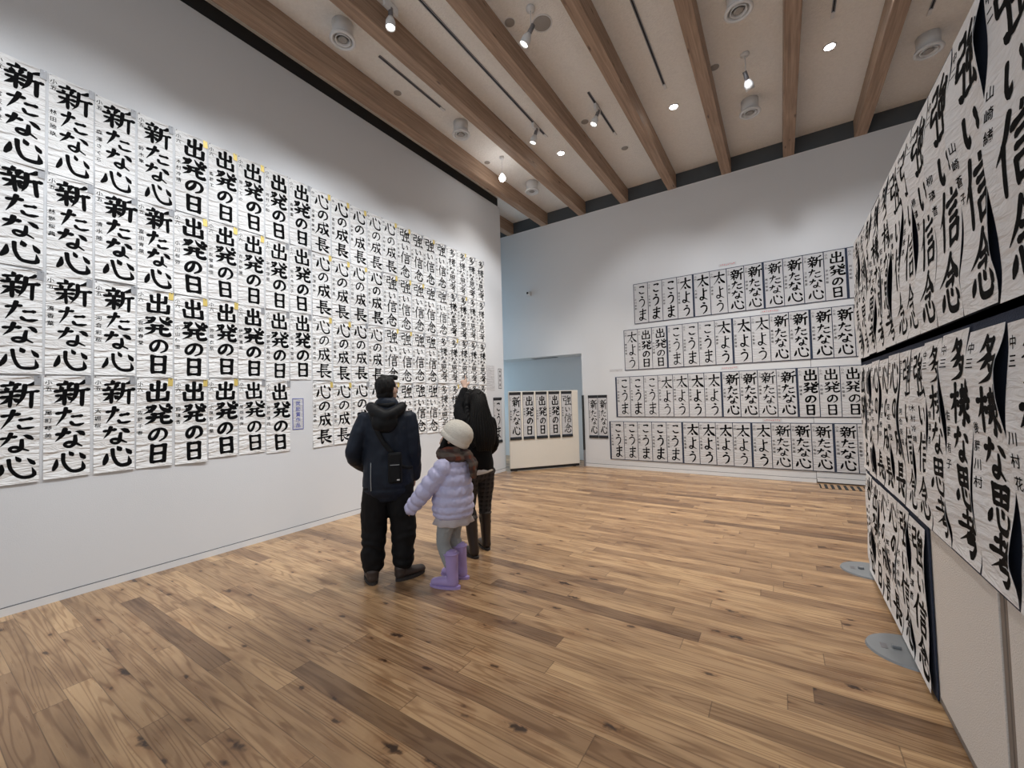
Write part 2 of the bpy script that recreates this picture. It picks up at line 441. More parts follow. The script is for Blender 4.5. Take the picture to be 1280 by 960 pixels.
# ------------------------------------------------------------------ brush glyphs, 100 x 100, y down
# stroke kinds: h horizontal, v upright, p left-falling, n right-falling, d dot, k hooked, c curve
G = {
 '新': 'd28,3 33,14;h8,21 52,15;d17,26 22,37;p43,22 36,39;h3,44 57,38;h8,61 53,55;v31,42 31,95;p29,60 20,75 4,88;d37,65 51,78;p88,6 78,14 62,20;p62,18 61,50 56,72 45,92;h62,45 98,38;v81,42 81,99',
 'た': 'h6,31 50,21;p34,5 27,42 6,90;h54,48 86,43;c50,75 57,88 72,91 94,84',
 'な': 'h5,27 47,20;p31,4 23,34 3,64;d66,17 78,22 92,37;c63,38 62,60 60,80 48,92 34,87 32,76 44,70 62,77 84,92',
 '心': 'q15,42 12,60 4,76;k30,27 34,54 46,77 66,84 88,78 83,55;d47,19 56,34;d75,27 91,47',
 '出': 'v50,3 50,90;v22,16 22,44;h22,44 79,41;v79,13 79,43;v10,56 11,91;h11,91 91,88;v90,54 91,93',
 '発': 'h14,16 38,12;p38,12 28,30 4,47;d17,25 29,35;n56,5 66,24 97,43;p85,7 76,19;p96,20 82,31;h28,49 70,45;h12,66 86,61;p39,48 34,76 8,96;k62,46 62,82 70,91 90,89 92,75',
 'の': 'c54,20 48,50 30,78 14,76 10,54 26,28 54,16 80,24 92,48 84,74 58,92',
 '日': 'v20,8 21,94;h20,12 80,10;v80,9 80,94;h22,50 78,49;h22,90 78,89',
 '成': 'h22,27 88,20;p24,26 22,60 3,94;h26,50 46,48;k46,48 44,77 31,73;n54,3 60,46 95,94;p81,46 70,68 44,92;d70,5 83,15',
 '長': 'v30,5 30,56;h30,10 76,7;h32,24 70,22;h32,39 70,37;h3,57 97,52;k30,58 30,93 48,80;p84,60 66,70;n44,56 62,78 98,94',
 '強': 'h6,10 34,8;v34,8 33,30;h8,31 34,28;v8,30 6,51;h6,53 36,49;k36,49 34,90 17,84;c64,3 48,25 86,22;d78,11 91,29;v50,36 51,60;h50,37 86,34;v86,33 84,58;h51,59 86,56;v67,27 67,88;h41,91 90,85;d82,74 95,95',
 'い': 'k14,20 16,62 32,82 40,62;c74,26 87,46 88,70',
 '信': 'p32,3 22,31 3,54;v20,36 20,97;d62,3 69,13;h38,25 97,20;h48,39 84,36;h48,53 84,50;v48,66 51,95;h48,67 86,64;v86,63 82,93;h50,91 84,88',
 '念': 'p50,2 34,28 3,50;n50,4 66,26 99,48;h38,35 62,32;h28,48 66,44;p66,44 55,60;q16,66 8,90;k32,62 36,85 50,95 80,93 80,77;d48,58 56,71;d76,61 91,81',
 '多': 'p44,1 32,18 13,30;h40,11 70,10;p70,10 50,37 8,52;d38,20 49,29;p56,40 40,57 19,68;h52,49 86,48;p86,48 60,84 12,99;d48,60 60,71',
 '様': 'h1,33 41,28;v22,5 22,97;p22,34 16,52 1,68;d28,44 39,55;d56,3 63,14;p85,1 76,14;h48,21 95,17;h52,33 90,30;h46,46 99,41;k70,18 70,94 60,88;p66,56 50,74 40,80;d46,56 57,63;p90,52 78,63;n72,60 82,78 99,90',
 '思': 'v22,6 24,46;h22,8 78,6;v78,5 76,47;v50,8 50,44;h24,27 76,25;h24,46 76,43;q16,62 7,88;k32,58 36,84 50,95 80,93 80,75;d48,55 57,69;d76,58 92,79',
 '考': 'h22,17 68,13;v46,1 46,37;h5,39 95,34;p87,7 60,44 6,80;h40,57 80,50;k44,56 40,71 77,67 70,95 52,91',
 '太': 'h7,33 93,26;p50,3 46,44 4,94;n50,34 66,66 98,92;d40,72 53,88',
 'よ': 'h52,28 84,23;c50,3 52,50 50,80 32,92 16,82 24,69 50,75 88,93',
 'う': 'd34,5 62,15;c14,43 44,31 72,36 79,54 66,80 36,99',
 'こ': 'k22,15 60,11 78,14 62,26;c17,72 34,89 56,91 87,85',
 'ま': 'h14,24 88,19;h19,45 83,41;c52,3 52,50 50,81 32,93 15,83 26,70 52,77 90,93',
}
GL = {}
for ch, s in G.items():
    GL[ch] = [(st[0], [tuple(float(a) for a in p.split(',')) for p in st[1:].split()]) for st in s.split(';')]
GL['心'] = [(k, [(x, (y - 19) * 1.33 + 5) for x, y in P]) for k, P in GL['心']]
KINDW = {
 'h': ((0, .75), (.12, 1.0), (.3, .74), (.7, .74), (.88, 1.15), (1, .8)),
 'v': ((0, 1.1), (.15, .98), (.5, .92), (.85, 1.0), (1, .75)),
 'p': ((0, 1.1), (.2, 1.1), (.6, .85), (1, .14)),
 'q': ((0, .5), (.4, 1.25), (.7, 1.3), (1, .7)),
 'n': ((0, .35), (.3, .75), (.72, 1.45), (.85, 1.35), (1, .12)),
 'd': ((0, .25), (.35, .95), (.75, 1.35), (1, .75)),
 'k': ((0, 1), (.2, .9), (.65, 1.1), (.84, 1.2), (1, .14)),
 'c': ((0, .8), (.15, 1.05), (.5, .75), (.8, .98), (1, .42)),
}


def interp(tab, t):
    for (a, u), (b, w) in zip(tab, tab[1:]):
        if t <= b: return u + (w - u) * (t - a) / max(b - a, 1e-6)
    return tab[-1][1]


def brush(vs, fs, ch, cx, cz, sx, sz, w, rng, surf):
    """append the strokes of one glyph to vertex and face lists; surf(x, z, lift) gives the point on the sheet"""
    jx, jy = rng.uniform(-2, 2), rng.uniform(-2, 2)
    tilt = rng.uniform(-.05, .05)
    for si, (kind, pts) in enumerate(GL[ch]):
        P = [(x + jx + rng.uniform(-1.6, 1.6) + (y - 50) * tilt, y + jy + rng.uniform(-1.6, 1.6)) for x, y in pts]
        sub = max(3, 9 // (len(P) - 1)) if len(P) < 8 else 3
        P = spline(P, sub)
        bw = w * rng.uniform(.9, 1.12)
        L = []; Rr = []
        n = len(P)
        for i, p in enumerate(P):
            a, b = P[max(0, i - 1)], P[min(n - 1, i + 1)]
            tx, ty = (b[0] - a[0]) * sx, (b[1] - a[1]) * sz
            l = math.hypot(tx, ty) or 1
            nx, ny = -ty / l, tx / l
            hw = .5 * bw * interp(KINDW[kind], i / (n - 1))
            x, z = cx + (p[0] - 50) / 100 * sx, cz - (p[1] - 50) / 100 * sz
            L.append((x + nx * hw, z - ny * hw)); Rr.append((x - nx * hw, z + ny * hw))
        lift = .0009 + .00004 * (si % 12)
        b0 = len(vs)
        for l, r in zip(L, Rr): vs.append(surf(*l, lift)); vs.append(surf(*r, lift))
        for i in range(n - 1):
            q = b0 + 2 * i
            fs.append((q, q + 1, q + 3, q + 2))
        for e, o_ in ((0, 1), (n - 1, n - 2)):      # rounded ends
            m0 = ((L[e][0] + Rr[e][0]) / 2, (L[e][1] + Rr[e][1]) / 2)
            m1 = ((L[o_][0] + Rr[o_][0]) / 2, (L[o_][1] + Rr[o_][1]) / 2)
            d = (m0[0] - m1[0], m0[1] - m1[1]); dl = math.hypot(*d) or 1
            hw = math.hypot(L[e][0] - Rr[e][0], L[e][1] - Rr[e][1]) / 2
            base = len(vs)
            for k in (.9, .45, -.45, -.9):
                sgn = math.sqrt(1 - k * k)
                ux, uz = (L[e][0] - m0[0]) * k, (L[e][1] - m0[1]) * k
                vs.append(surf(m0[0] + ux + d[0] / dl * hw * sgn * .8, m0[1] + uz + d[1] / dl * hw * sgn * .8, lift))
            q = b0 + 2 * e
            fs.append((q, base, base + 1, base + 2, base + 3, q + 1))


# small pen lettering from the built-in font, one mesh per character, cached
_fc = bpy.data.curves.new('pen', 'FONT'); _fc.resolution_u = 1; _fc.offset = .012
_fo = bpy.data.objects.new('pen', _fc); COL.objects.link(_fo)
PEN = {}


def pen(ch):
    if ch not in PEN:
        _fc.body = ch
        dg = bpy.context.evaluated_depsgraph_get(); dg.update()
        m = bpy.data.meshes.new_from_object(_fo.evaluated_get(dg))
        PEN[ch] = ([(v.co.x, v.co.y) for v in m.vertices], [tuple(p.vertices) for p in m.polygons])
        bpy.data.meshes.remove(m)
    return PEN[ch]


def write(vs, fs, text, x, ztop, size, pitch, surf, xs=1.0):
    z = ztop
    for ch in text:
        if ch == ' ':
            z -= pitch * .5; continue
        pv, pf = pen(ch)
        b = len(vs)
        for px, py in pv: vs.append(surf(x + (px - .5) * size * xs, z + (py - .85) * size, .0008))
        fs.extend(tuple(b + i for i in f) for f in pf)
        z -= pitch


def raw_mesh(name, vs, fs):
    me = bpy.data.meshes.new(name); me.from_pydata(vs, [], fs); me.update()
    return me


_sticker = {}


def small_box(name, x, y, z, m):
    if name not in _sticker:
        bm = bmesh.new(); box(bm, -x / 2, x / 2, -y, 0, -z / 2, z / 2)
        me = bpy.data.meshes.new(name); bm.to_mesh(me); bm.free(); me.materials.append(m); _sticker[name] = me
    return _sticker[name]


BOLD = {'新たな心': .0255, '出発の日': .0300, '心の成長': .0220, '強い信念': .0195, '多様な思考': .0185, '太よう': .0285, 'こうま': .0285}
GRADE = {'新たな心': '小五', '出発の日': '小六', '心の成長': '中一', '強い信念': '中二', '多様な思考': '中三', '太よう': '小四', 'こうま': '小三'}
POOL = ['林田陸玖', '木村冷晴', '三友俊里', '小川桜弥', '佐藤千春', '大堀桜', '柳璃音', '平井涼葉', '河合彩桜', '富田青葉', '宮坂春登', '尾町琴美']


def sheet(label, text, loc, rz, w, h, rng, group, name=None, grade=None, mode='flat', tagm=None, pins=False, m=None, bold=1.0, kind='calligraphy_sheet'):
    t = thing(kind, label, 'calligraphy sheet', loc, rz, group)
    p1, p2, p3 = rng.uniform(0, 6), rng.uniform(0, 6), rng.uniform(0, 6)
    amp = rng.uniform(.6, 1.3)
    if mode == 'flat':
        nx, nz = 3, 8

        def dep(x, z): return .0022 + .0010 * (1 + math.sin(9 * z + p1))
    elif mode == 'wall':
        nx, nz = 6, 18
        cb = rng.uniform(.004, .02); cx_ = rng.uniform(-1, 1)

        def dep(x, z):
            u, v = x / w * 2, z / h
            return .004 + amp * .0022 * (1 + math.sin(5 * z / h * 2 + p1 + 2 * u)) + cb * max(0, 1 - v / .16) ** 2 * (.6 + .4 * u * cx_) + .0016 * math.sin(21 * v + p2)
    else:   # curl
        nx, nz = 12, 30
        al, ar = rng.uniform(.4, 1.2), rng.uniform(.4, 1.2)

        def dep(x, z):
            u, v = x / w * 2, z / h
            e = (al if u < 0 else ar) * abs(u) ** 2.2
            mod = .5 + .5 * math.sin(2 * PI * v * 1.5 + (p1 if u < 0 else p2))
            pin = min(1, v * 7) * min(1, (1 - v) * 7)
            return .006 + e * .020 * mod * pin + .006 * amp * (1 + math.sin(8 * v + p3)) * pin + .012 * max(0, 1 - v / .12) ** 2

    def surf(x, z, lift): return (x, -dep(x, z) - lift, z)
    vs = []; fs = []
    ed = rng.uniform(-.004, .004)
    for back in (0, 1):
        for k in range(nz + 1):
            for i in range(nx + 1):
                x = (i / nx - .5) * w; z = k / nz * h
                vs.append((x + ed * (k / nz - .5), -dep(x, z) + back * .0007, z))
    n1 = (nx + 1) * (nz + 1)
    for k in range(nz):
        for i in range(nx):
            a = k * (nx + 1) + i
            f = (a, a + 1, a + nx + 2, a + nx + 1)
            fs.append(f); fs.append(tuple(n1 + j for j in reversed(f)))
    rim = [i for i in range(nx + 1)] + [k * (nx + 1) + nx for k in range(1, nz + 1)] + [nz * (nx + 1) + i for i in range(nx - 1, -1, -1)] + [k * (nx + 1) for k in range(nz - 1, 0, -1)]
    for a, b in zip(rim, rim[1:] + rim[:1]): fs.append((b, a, n1 + a, n1 + b))
    o = obj('paper', raw_mesh('paper', vs, fs), m or M_PAPER, t, smooth=True)
    o.data.set_sharp_from_angle(angle=R(50))
    # lettering
    vs = []; fs = []
    n = len(text)
    wt = {'た': .92, 'な': .92, 'の': .82, 'い': .72, '日': 1.0, '心': 1.08, 'こ': .85, 'う': .98, '新': 1.22, '成': 1.12, '強': 1.16}
    hs = [wt.get(c, 1.06) for c in text]
    tot = sum(hs); top = h * .975; span = h * .95
    small = {'た': .86, 'な': .88, 'の': .72, 'い': .66, '日': .74, '心': 1.0, '念': .98, 'よ': .8, 'う': .72, 'ま': .8, 'こ': .72, '出': .86, '発': 1.02}
    z = top
    big = min(w * .80, span / n * 1.2)
    for c, q in zip(text, hs):
        sl = span * q / tot
        sc = small.get(c, 1)
        sx = big * sc * rng.uniform(.95, 1.05)
        sz = sl * (.93 if c not in 'こ' else .8)
        brush(vs, fs, c, w * .085 + rng.uniform(-.005, .005), z - sl / 2, sx, sz, BOLD[text] * bold * (w / .265), rng, surf)
        z -= sl
    obj('lettering', raw_mesh('lettering', vs, fs), M_INK, t)
    vs = []; fs = []
    gs = w * .155
    write(vs, fs, (grade or GRADE[text]), -w * .40, h * .955, gs, gs * 1.25, surf)
    nm = name or rng.choice(POOL)
    write(vs, fs, nm, -w * .40, h * rng.uniform(.62, .68), gs, min(gs * 1.5, h * .5 / len(nm)), surf)
    obj('signature', raw_mesh('signature', vs, fs), M_INK, t)
    if tagm:
        k = 'gold_tag' if tagm == 'g' else 'silver_tag'
        o = link('award_tag', small_box(k, .036, .0015, .072, M_GOLD if tagm == 'g' else M_SILVER), t)
        o.location = (w * .5 - .012, -dep(w * .45, h * .95) - .0025, h - .034)
        o.rotation_euler = (0, rng.uniform(-.06, .06), 0)
        o['label'] = 'gold award tag' if tagm == 'g' else 'silver award tag'
    if pins:
        for s in (-1, 1):
            o = link('pin', small_box('pin', .007, .006, .007, M_PIN), t)
            o.location = (s * (w * .5 - .008), -dep(s * w * .5, h) - .001, h - .006)
    return t


ORD = ['', 'first', 'second', 'third', 'fourth', 'fifth', 'sixth', 'seventh', 'eighth', 'ninth', 'tenth', 'eleventh', 'twelfth', 'thirteenth', 'fourteenth',
       'fifteenth', 'sixteenth', 'seventeenth', 'eighteenth', 'nineteenth', 'twentieth', 'twenty-first', 'twenty-second']
ROWN = ['top', 'second', 'third', 'bottom']
A, B, Cc, D, E_, T_, K_ = '新たな心', '出発の日', '心の成長', '強い信念', '多様な思考', '太よう', 'こうま'

# ------------------------------------------------------------------ the long wall: 22 columns, four rows
rows = [[A] * 4 + [B] * 5 + [Cc] * 5 + [D] * 4 + [E_] * 4,
        [A] * 4 + [B] * 5 + [Cc] * 4 + [D] * 5 + [E_] * 4,
        [A] * 3 + [B] * 6 + [Cc] * 4 + [D] * 4 + [E_] * 5,
        [A] * 3 + [B] * 5 + [None] + [Cc] * 4 + [D] * 4 + [E_] * 5]
tags = ['ssssggg.sggg.ggsgs.gss', 'ssssgggssgggsgggsssg.s', 'sssgggsssggs.ggs.sgsss', 'sssgggss.ggssgs.s.gs..']
names = {(0, 1): '林田陸玖', (0, 2): '森澤さくら', (0, 3): '鈴木隼', (0, 4): '木村冷晴', (0, 5): '齋藤工', (0, 6): '原ことの', (0, 7): '河村心和', (0, 8): '森夏実',
         (1, 1): '林野桜典', (1, 2): '清水陸', (1, 3): '富田青葉', (1, 4): '小川桜弥', (1, 5): '三友俊里佳', (1, 6): '吉海鈔里', (1, 7): '平井涼葉', (1, 8): '佐々木元子',
         (2, 1): '湊香葉', (2, 2): '河合彩桜', (2, 3): '宮坂春登', (2, 4): '小山優亜', (2, 5): '弥悠衣奈', (2, 6): '伊藤凛美', (2, 7): '伊藤友月奈', (2, 8): '佐々木葉那',
         (3, 0): '植田千央', (3, 1): '尾町琴美', (3, 2): '大堀桜', (3, 3): '佐藤千春', (3, 4): '柳璃音', (3, 5): '小泉奈々葉', (3, 6): '尾畑希海', (3, 7): '佐藤璃苑',
         (0, 9): '吉澤茶南美', (1, 9): '佐茂莉央', (2, 9): '松津莉衣奈', (3, 9): '玉井愛依', (3, 10): '秋山夏奈'}
rng = random.Random(5)
ZT = [4.205, 3.40, 2.585, 1.772]
colY = [.416 + .2765 * c for c in range(23)]
for r, row in enumerate(rows):
    for c, tx in enumerate(row):
        if tx is None: continue
        tg = tags[r][c]
        w = .262 + rng.uniform(-.006, .004); h = .805 + rng.uniform(-.01, .012)
        desc = {'g': 'gold-tagged ', 's': 'silver-tagged ', '.': 'untagged '}[tg]
        sheet(desc + 'sheet brushed ' + tx + ', ' + ROWN[r] + ' row of the long wall, ' + ORD[c + 1] + ' column from its near end', tx,
              (XL, colY[c] + .1383 + rng.uniform(-.004, .004), ZT[r] - h + rng.uniform(-.008, .008)), PI / 2, w, h, rng,
              'calligraphy sheets on the long wall', names.get((r, c)), mode='wall', tagm=None if tg == '.' else tg, pins=True, bold=rng.uniform(.92, 1.12))


def notice(label, loc, rz, w, h, text, size, edge):
    t = thing('notice_card', label, 'sign', loc, rz)
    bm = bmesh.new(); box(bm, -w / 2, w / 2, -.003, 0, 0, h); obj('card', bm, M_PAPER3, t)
    bm = bmesh.new(); e = .008
    for a in ((-w / 2, w / 2, 0, e), (-w / 2, w / 2, h - e, h), (-w / 2, -w / 2 + e, e, h - e), (w / 2 - e, w / 2, e, h - e)):
        box(bm, a[0], a[1], -.004, -.003, a[2], a[3])
    obj('border', bm, edge, t)
    vs = []; fs = []
    write(vs, fs, text, 0, h - .035, size, (h - .05) / len(text), lambda x, z, l: (x, -.0035 - l, z))
    obj('lettering', raw_mesh('lettering', vs, fs), M_BLUEINK if edge is M_BLUEINK else M_INK, t)


notice('blue-bordered vertical notice card filling the gap in the bottom row of the long wall', (XL, 2.725, 1.195), PI / 2, .135, .37, '奨励賞作品', .058, M_BLUEINK)
notice('small dark-bordered notice card near the far end of the long wall', (XL, 6.96, 1.70), PI / 2, .12, .41, '特選作品', .05, M_INK)

# pale pencil drawing beside that card
t = thing('pencil_drawing', 'pale sheet with faint grey pencil marks beside the small notice card', 'drawing', (XL, 6.63, 1.66), PI / 2)
bm = bmesh.new(); box(bm, -.14, .14, -.002, 0, 0, .5); obj('paper', bm, M_PAPER3, t)
vs = []; fs = []
rr = random.Random(3)
for i in range(16):
    x0, z0 = rr.uniform(-.07, .07), rr.uniform(.12, .38)
    a = rr.uniform(0, PI); l = rr.uniform(.03, .08)
    P = spline([(x0, z0), (x0 + l * math.cos(a), z0 + l * math.sin(a)), (x0 + 1.5 * l * math.cos(a + .7), z0 + 1.5 * l * math.sin(a + .7))], 5)
    b = len(vs)
    for p in P: vs.append((p[0] - .002, -.0025, p[1])); vs.append((p[0] + .002, -.0025, p[1] + .001))
    for i in range(len(P) - 1): fs.append((b + 2 * i, b + 2 * i + 1, b + 2 * i + 3, b + 2 * i + 2))
obj('pencil_marks', raw_mesh('pencil_marks', vs, fs), M_PENCIL, t)


def scroll(label, tx, loc, rz, rng, w=.245, h=.80, group=None):
    """sheet on a mount with dark rods top and bottom"""
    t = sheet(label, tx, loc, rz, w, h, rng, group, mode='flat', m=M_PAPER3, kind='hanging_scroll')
    t['category'] = 'hanging scroll'
    bm = bmesh.new(); box(bm, -w / 2 - .008, w / 2 + .008, -.0008, .0, -.03, h + .03); obj('mount', bm, M_NAVY, t)
    for z in (-.045, h + .03):
        bm = bmesh.new(); box(bm, -w / 2 - .01, w / 2 + .01, -.014, 0, z - .015, z + .03, bev=.004); obj('rod', bm, M_BLACKBAND, t)


scroll('scroll brushed こうま hanging alone at the far end of the long wall', K_, (XL, 6.85, .66), PI / 2, rng, w=.27)
scroll('scroll brushed 新たな心 on the far wall, next to the dark post', A, (-3.37, YF, .665), 0, rng, w=.19, h=.79, group='scrolls by the opening')
scroll('scroll brushed 新たな心 on the far wall, next to the bottom row of framed sheets', A, (-3.155, YF, .665), 0, rng, w=.19, h=.79, group='scrolls by the opening')

# ------------------------------------------------------------------ cream standing panel across the opening
pa, pb = V((-4.675, 7.03, 0)), V((-3.70, 8.27, 0))
pd = (pb - pa); plen = pd.length; prz = math.atan2(pd.y, pd.x)
t = thing('standing_panel', 'cream standing display panel angled across the opening in the far wall', 'display panel', pa, prz)
bm = bmesh.new(); box(bm, 0, plen, 0, .04, .06, 1.635, bev=.004); obj('board', bm, M_CREAM, t)
bm = bmesh.new(); box(bm, .01, plen - .01, .004, .036, .012, .06); obj('bottom_rail', bm, M_BLACK, t)
for x in (.12, plen - .12):
    bm = bmesh.new(); box(bm, x - .03, x + .03, -.0, .2, 0, .02, bev=.004); obj('foot', bm, M_BLACK, t)
for i, (tx, wh) in enumerate(((A, 'at its near end'), (B, 'second from its near end'), (B, 'at its middle'), (B, 'fourth from its near end'), (D, 'at its far end'))):
    s = .135 + i * .292
    p = pa + pd.normalized() * s
    scroll('scroll brushed ' + tx + ' on the cream standing panel, ' + wh, tx, (p.x, p.y, .70), prz, rng, w=.232, h=.86, group='scrolls on the standing panel')

# ------------------------------------------------------------------ far wall: four rows on navy backing boards
rng = random.Random(11)
frows = [([K_] * 3 + [T_] * 3 + [A] * 5 + [B] * 3, -2.42, 2.93, 3.72, (4, 8, 12)),
         ([T_, B, B] + [K_] * 3 + [T_] * 3 + [A] * 5, -2.65, 2.01, 2.81, (3, 7, 11)),
         ([K_] * 3 + [T_] * 4 + [A] * 4 + [B] * 4, -2.84, 1.065, 1.865, (7, 11)),
         ([K_] * 5 + [T_] * 5 + [A] * 4 + [D] * 1, -3.0, .195, .955, (5, 9, 13))]
for r, (txs, x0, z0, z1, seams) in enumerate(frows):
    x = x0 + .014
    xs = []
    w = .2635
    if r == 3: w = .266
    for i, tx in enumerate(txs):
        if i in seams: x += .022
        xs.append(x + w / 2); x += w + .0115
    bm = bmesh.new(); box(bm, x0 - (.02 if r > 1 else 0), x + .05, -.007, 0, z0 - .01, z1 + .01, bev=.001)
    o = obj('backing_board', bm, M_NAVY)
    tag(o, 'navy backing board behind the ' + ROWN[r] + ' row of sheets on the far wall', 'backing board', 'backing boards on the far wall')
    o.location = (0, YF - .0045, 0)
    for i, (tx, xx) in enumerate(zip(txs, xs)):
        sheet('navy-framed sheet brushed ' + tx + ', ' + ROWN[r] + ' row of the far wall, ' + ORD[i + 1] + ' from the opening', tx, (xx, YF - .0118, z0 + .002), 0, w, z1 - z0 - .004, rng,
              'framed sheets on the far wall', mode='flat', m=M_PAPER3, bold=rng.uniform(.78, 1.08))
# caption strips between the rows
for x, z, m, lb in ((-.72, 3.80, M_RED, 'small red caption strip above the top row on the far wall'), (-.11, 2.87, M_RED, 'small red caption strip above the second row on the far wall, nearer the opening'),
                    (-.76, 1.935, M_RED, 'small red caption strip between second and third rows on the far wall'), (-.15, 1.005, M_RED, 'small red caption strip above the bottom row on the far wall'),
                    (-2.84, 2.015, M_PENCIL, 'small grey caption strip beside the second row on the far wall')):
    t = thing('caption_strip', lb, 'caption', (x, YF, z))
    bm = bmesh.new(); box(bm, -.14, .14, -.002, 0, -.025, .025); obj('strip', bm, M_PAPER3, t)
    vs = []; fs = []
    rr = random.Random(int(x * 100))
    for i in range(8):
        xx = -.115 + i * .03
        for _ in range(3):
            a, b = rr.uniform(0, .02), rr.uniform(-.012, .012)
            q = len(vs); vs += [(xx + a * .3, -.0026, b), (xx + .018, -.0026, b), (xx + .018, -.0026, b + .005), (xx + a * .3, -.0026, b + .005)]; fs.append((q, q + 1, q + 2, q + 3))
    obj('caption_marks', raw_mesh('caption_marks', vs, fs), m, t)

# wall camera on the upper far wall
t = thing('wall_sensor', 'small white wall sensor high on the far wall near the long wall', 'sensor', (-4.86, YF, 3.93))
bm = bmesh.new(); box(bm, -.05, .05, -.05, 0, -.05, .05, bev=.008); obj('bracket', bm, M_WHITEM, t)
bm = bmesh.new(); box(bm, -.04, .075, -.12, -.05, -.045, .03, bev=.012); obj('body', bm, M_WHITEM, t)
bm = bmesh.new(); lathe(bm, [(0, 0), (.025, 0), (.025, .012), (0, .014)], 16, mtx=Matrix.Translation((.02, -.12, -.005)) @ Matrix.Rotation(PI / 2, 4, 'X')); obj('lens', bm, M_BLACK, t)

# ------------------------------------------------------------------ folding partition on the right
seams = [4.46, 3.20, 2.00, .78, -.42]
PN = ['farthest', 'second farthest', 'second nearest', 'nearest']
for i, (a, b) in enumerate(zip(seams, seams[1:])):
    t = thing('partition_panel', 'tall pale fabric partition panel, ' + PN[i] + ' of the row', 'partition panel', (XP, (a + b) / 2, 0), 0, 'partition panels')
    hw = (a - b) / 2
    bm = bmesh.new(); box(bm, 0, .07, -hw + .035, hw - .035, .03, 2.70, bev=.003); obj('panel_face', bm, M_PART, t)
    for s in (-1, 1):
        bm = bmesh.new(); y = s * (hw - .0185); box(bm, .004, .066, y - .0155, y + .0155, .012, 2.715, bev=.003); obj('edge_post', bm, M_POST, t)
    bm = bmesh.new(); box(bm, -.002, .072, -hw + .036, hw - .036, .008, .03); obj('bottom_rail', bm, M_POST, t)
    bm = bmesh.new(); box(bm, -.002, .072, -hw + .036, hw - .036, 2.70, 2.72); obj('top_rail', bm, M_POST, t)
for i, (y, lb) in enumerate(((4.46, 'grey half-round steel foot plate at the far end of the partition'), (3.20, 'grey half-round steel foot plate at the second joint of the partition'))):
    t = thing('foot_plate', lb, 'foot plate', (XP, y, 0), 0, 'partition foot plates')
    bm = bmesh.new()
    pr = [(-.215 * math.sin(PI * k / 24) * 1.0, -.19 * math.cos(PI * k / 24)) for k in range(25)]
    lo = [bm.verts.new((p[0] - .004, p[1], .0005)) for p in pr]; hi = [bm.verts.new((p[0] * .97 - .004, p[1] * .97, .011)) for p in pr]
    bm.faces.new(lo); bm.faces.new(hi[::-1])
    for k in range(25): bm.faces.new((lo[k], hi[k], hi[(k + 1) % 25], lo[(k + 1) % 25]))
    bmesh.ops.recalc_face_normals(bm, faces=bm.faces)
    obj('plate', bm, M_STEEL, t)
    bm = bmesh.new(); box(bm, -.15, -.12, -.03, .03, .011, .0125); obj('slot', bm, M_PIN, t)
    bm = bmesh.new(); box(bm, -.10, -.06, -.012, .012, .011, .03, bev=.004); obj('bracket', bm, M_STEEL, t)

prow = [([D] * 6 + [E_] * 5, 1.50, 1.735, 2.70), ([E_] * 4 + [D] * 2 + [Cc] * 3 + [B] * 2, 1.50, .85, 1.695), ([D] * 2 + [Cc] * 2 + [B] * 2, 2.785, .02, .815)]
pnames = [['山崎緒', '山崎蒼子'], ['川村花', '後藤川村', '佐藤有子'], []]
rng = random.Random(21)
PY = [1.50, 1.785, 2.06, 2.345, 2.60, 2.83, 3.08, 3.355, 3.63, 3.905, 4.175, 4.43]
for r, (txs, y0, z0, z1) in enumerate(prow):
    ye = 4.44
    bm = bmesh.new(); box(bm, -.006, 0, y0 - .02, ye, z0 - (.02 if r < 2 else .01), z1 + (.05 if r == 1 else .012))
    o = obj('backing_cloth', bm, M_NAVY); o.location = (XP - .0035, 0, 0)
    tag(o, 'navy backing cloth behind the ' + ('top', 'middle', 'bottom')[r] + ' row of curling sheets on the partition', 'backing cloth', 'backing cloths on the partition')
    ys = PY if r < 2 else PY[5:]
    if r == 2: ys = [2.782] + PY[6:]
    for i, tx in enumerate(txs):
        a, b = ys[i], ys[i + 1]
        lbl = 'curling sheet brushed ' + tx + ', ' + ('top', 'middle', 'bottom')[r] + ' row of the partition, ' + ORD[i + 1] + ' from the camera'
        sheet(lbl, tx, (XP - .0105, (a + b) / 2, z0 + rng.uniform(0, .01)), -PI / 2, (b - a) - .012, z1 - z0 + rng.uniform(-.02, 0), rng, 'curling sheets on the partition',
              pnames[r][i] if i < len(pnames[r]) else None, mode='curl', m=M_PAPER2, bold=rng.uniform(.9, 1.1) * (1.3 if r < 2 and i < 3 else 1.2))
bpy.data.objects.remove(_fo)

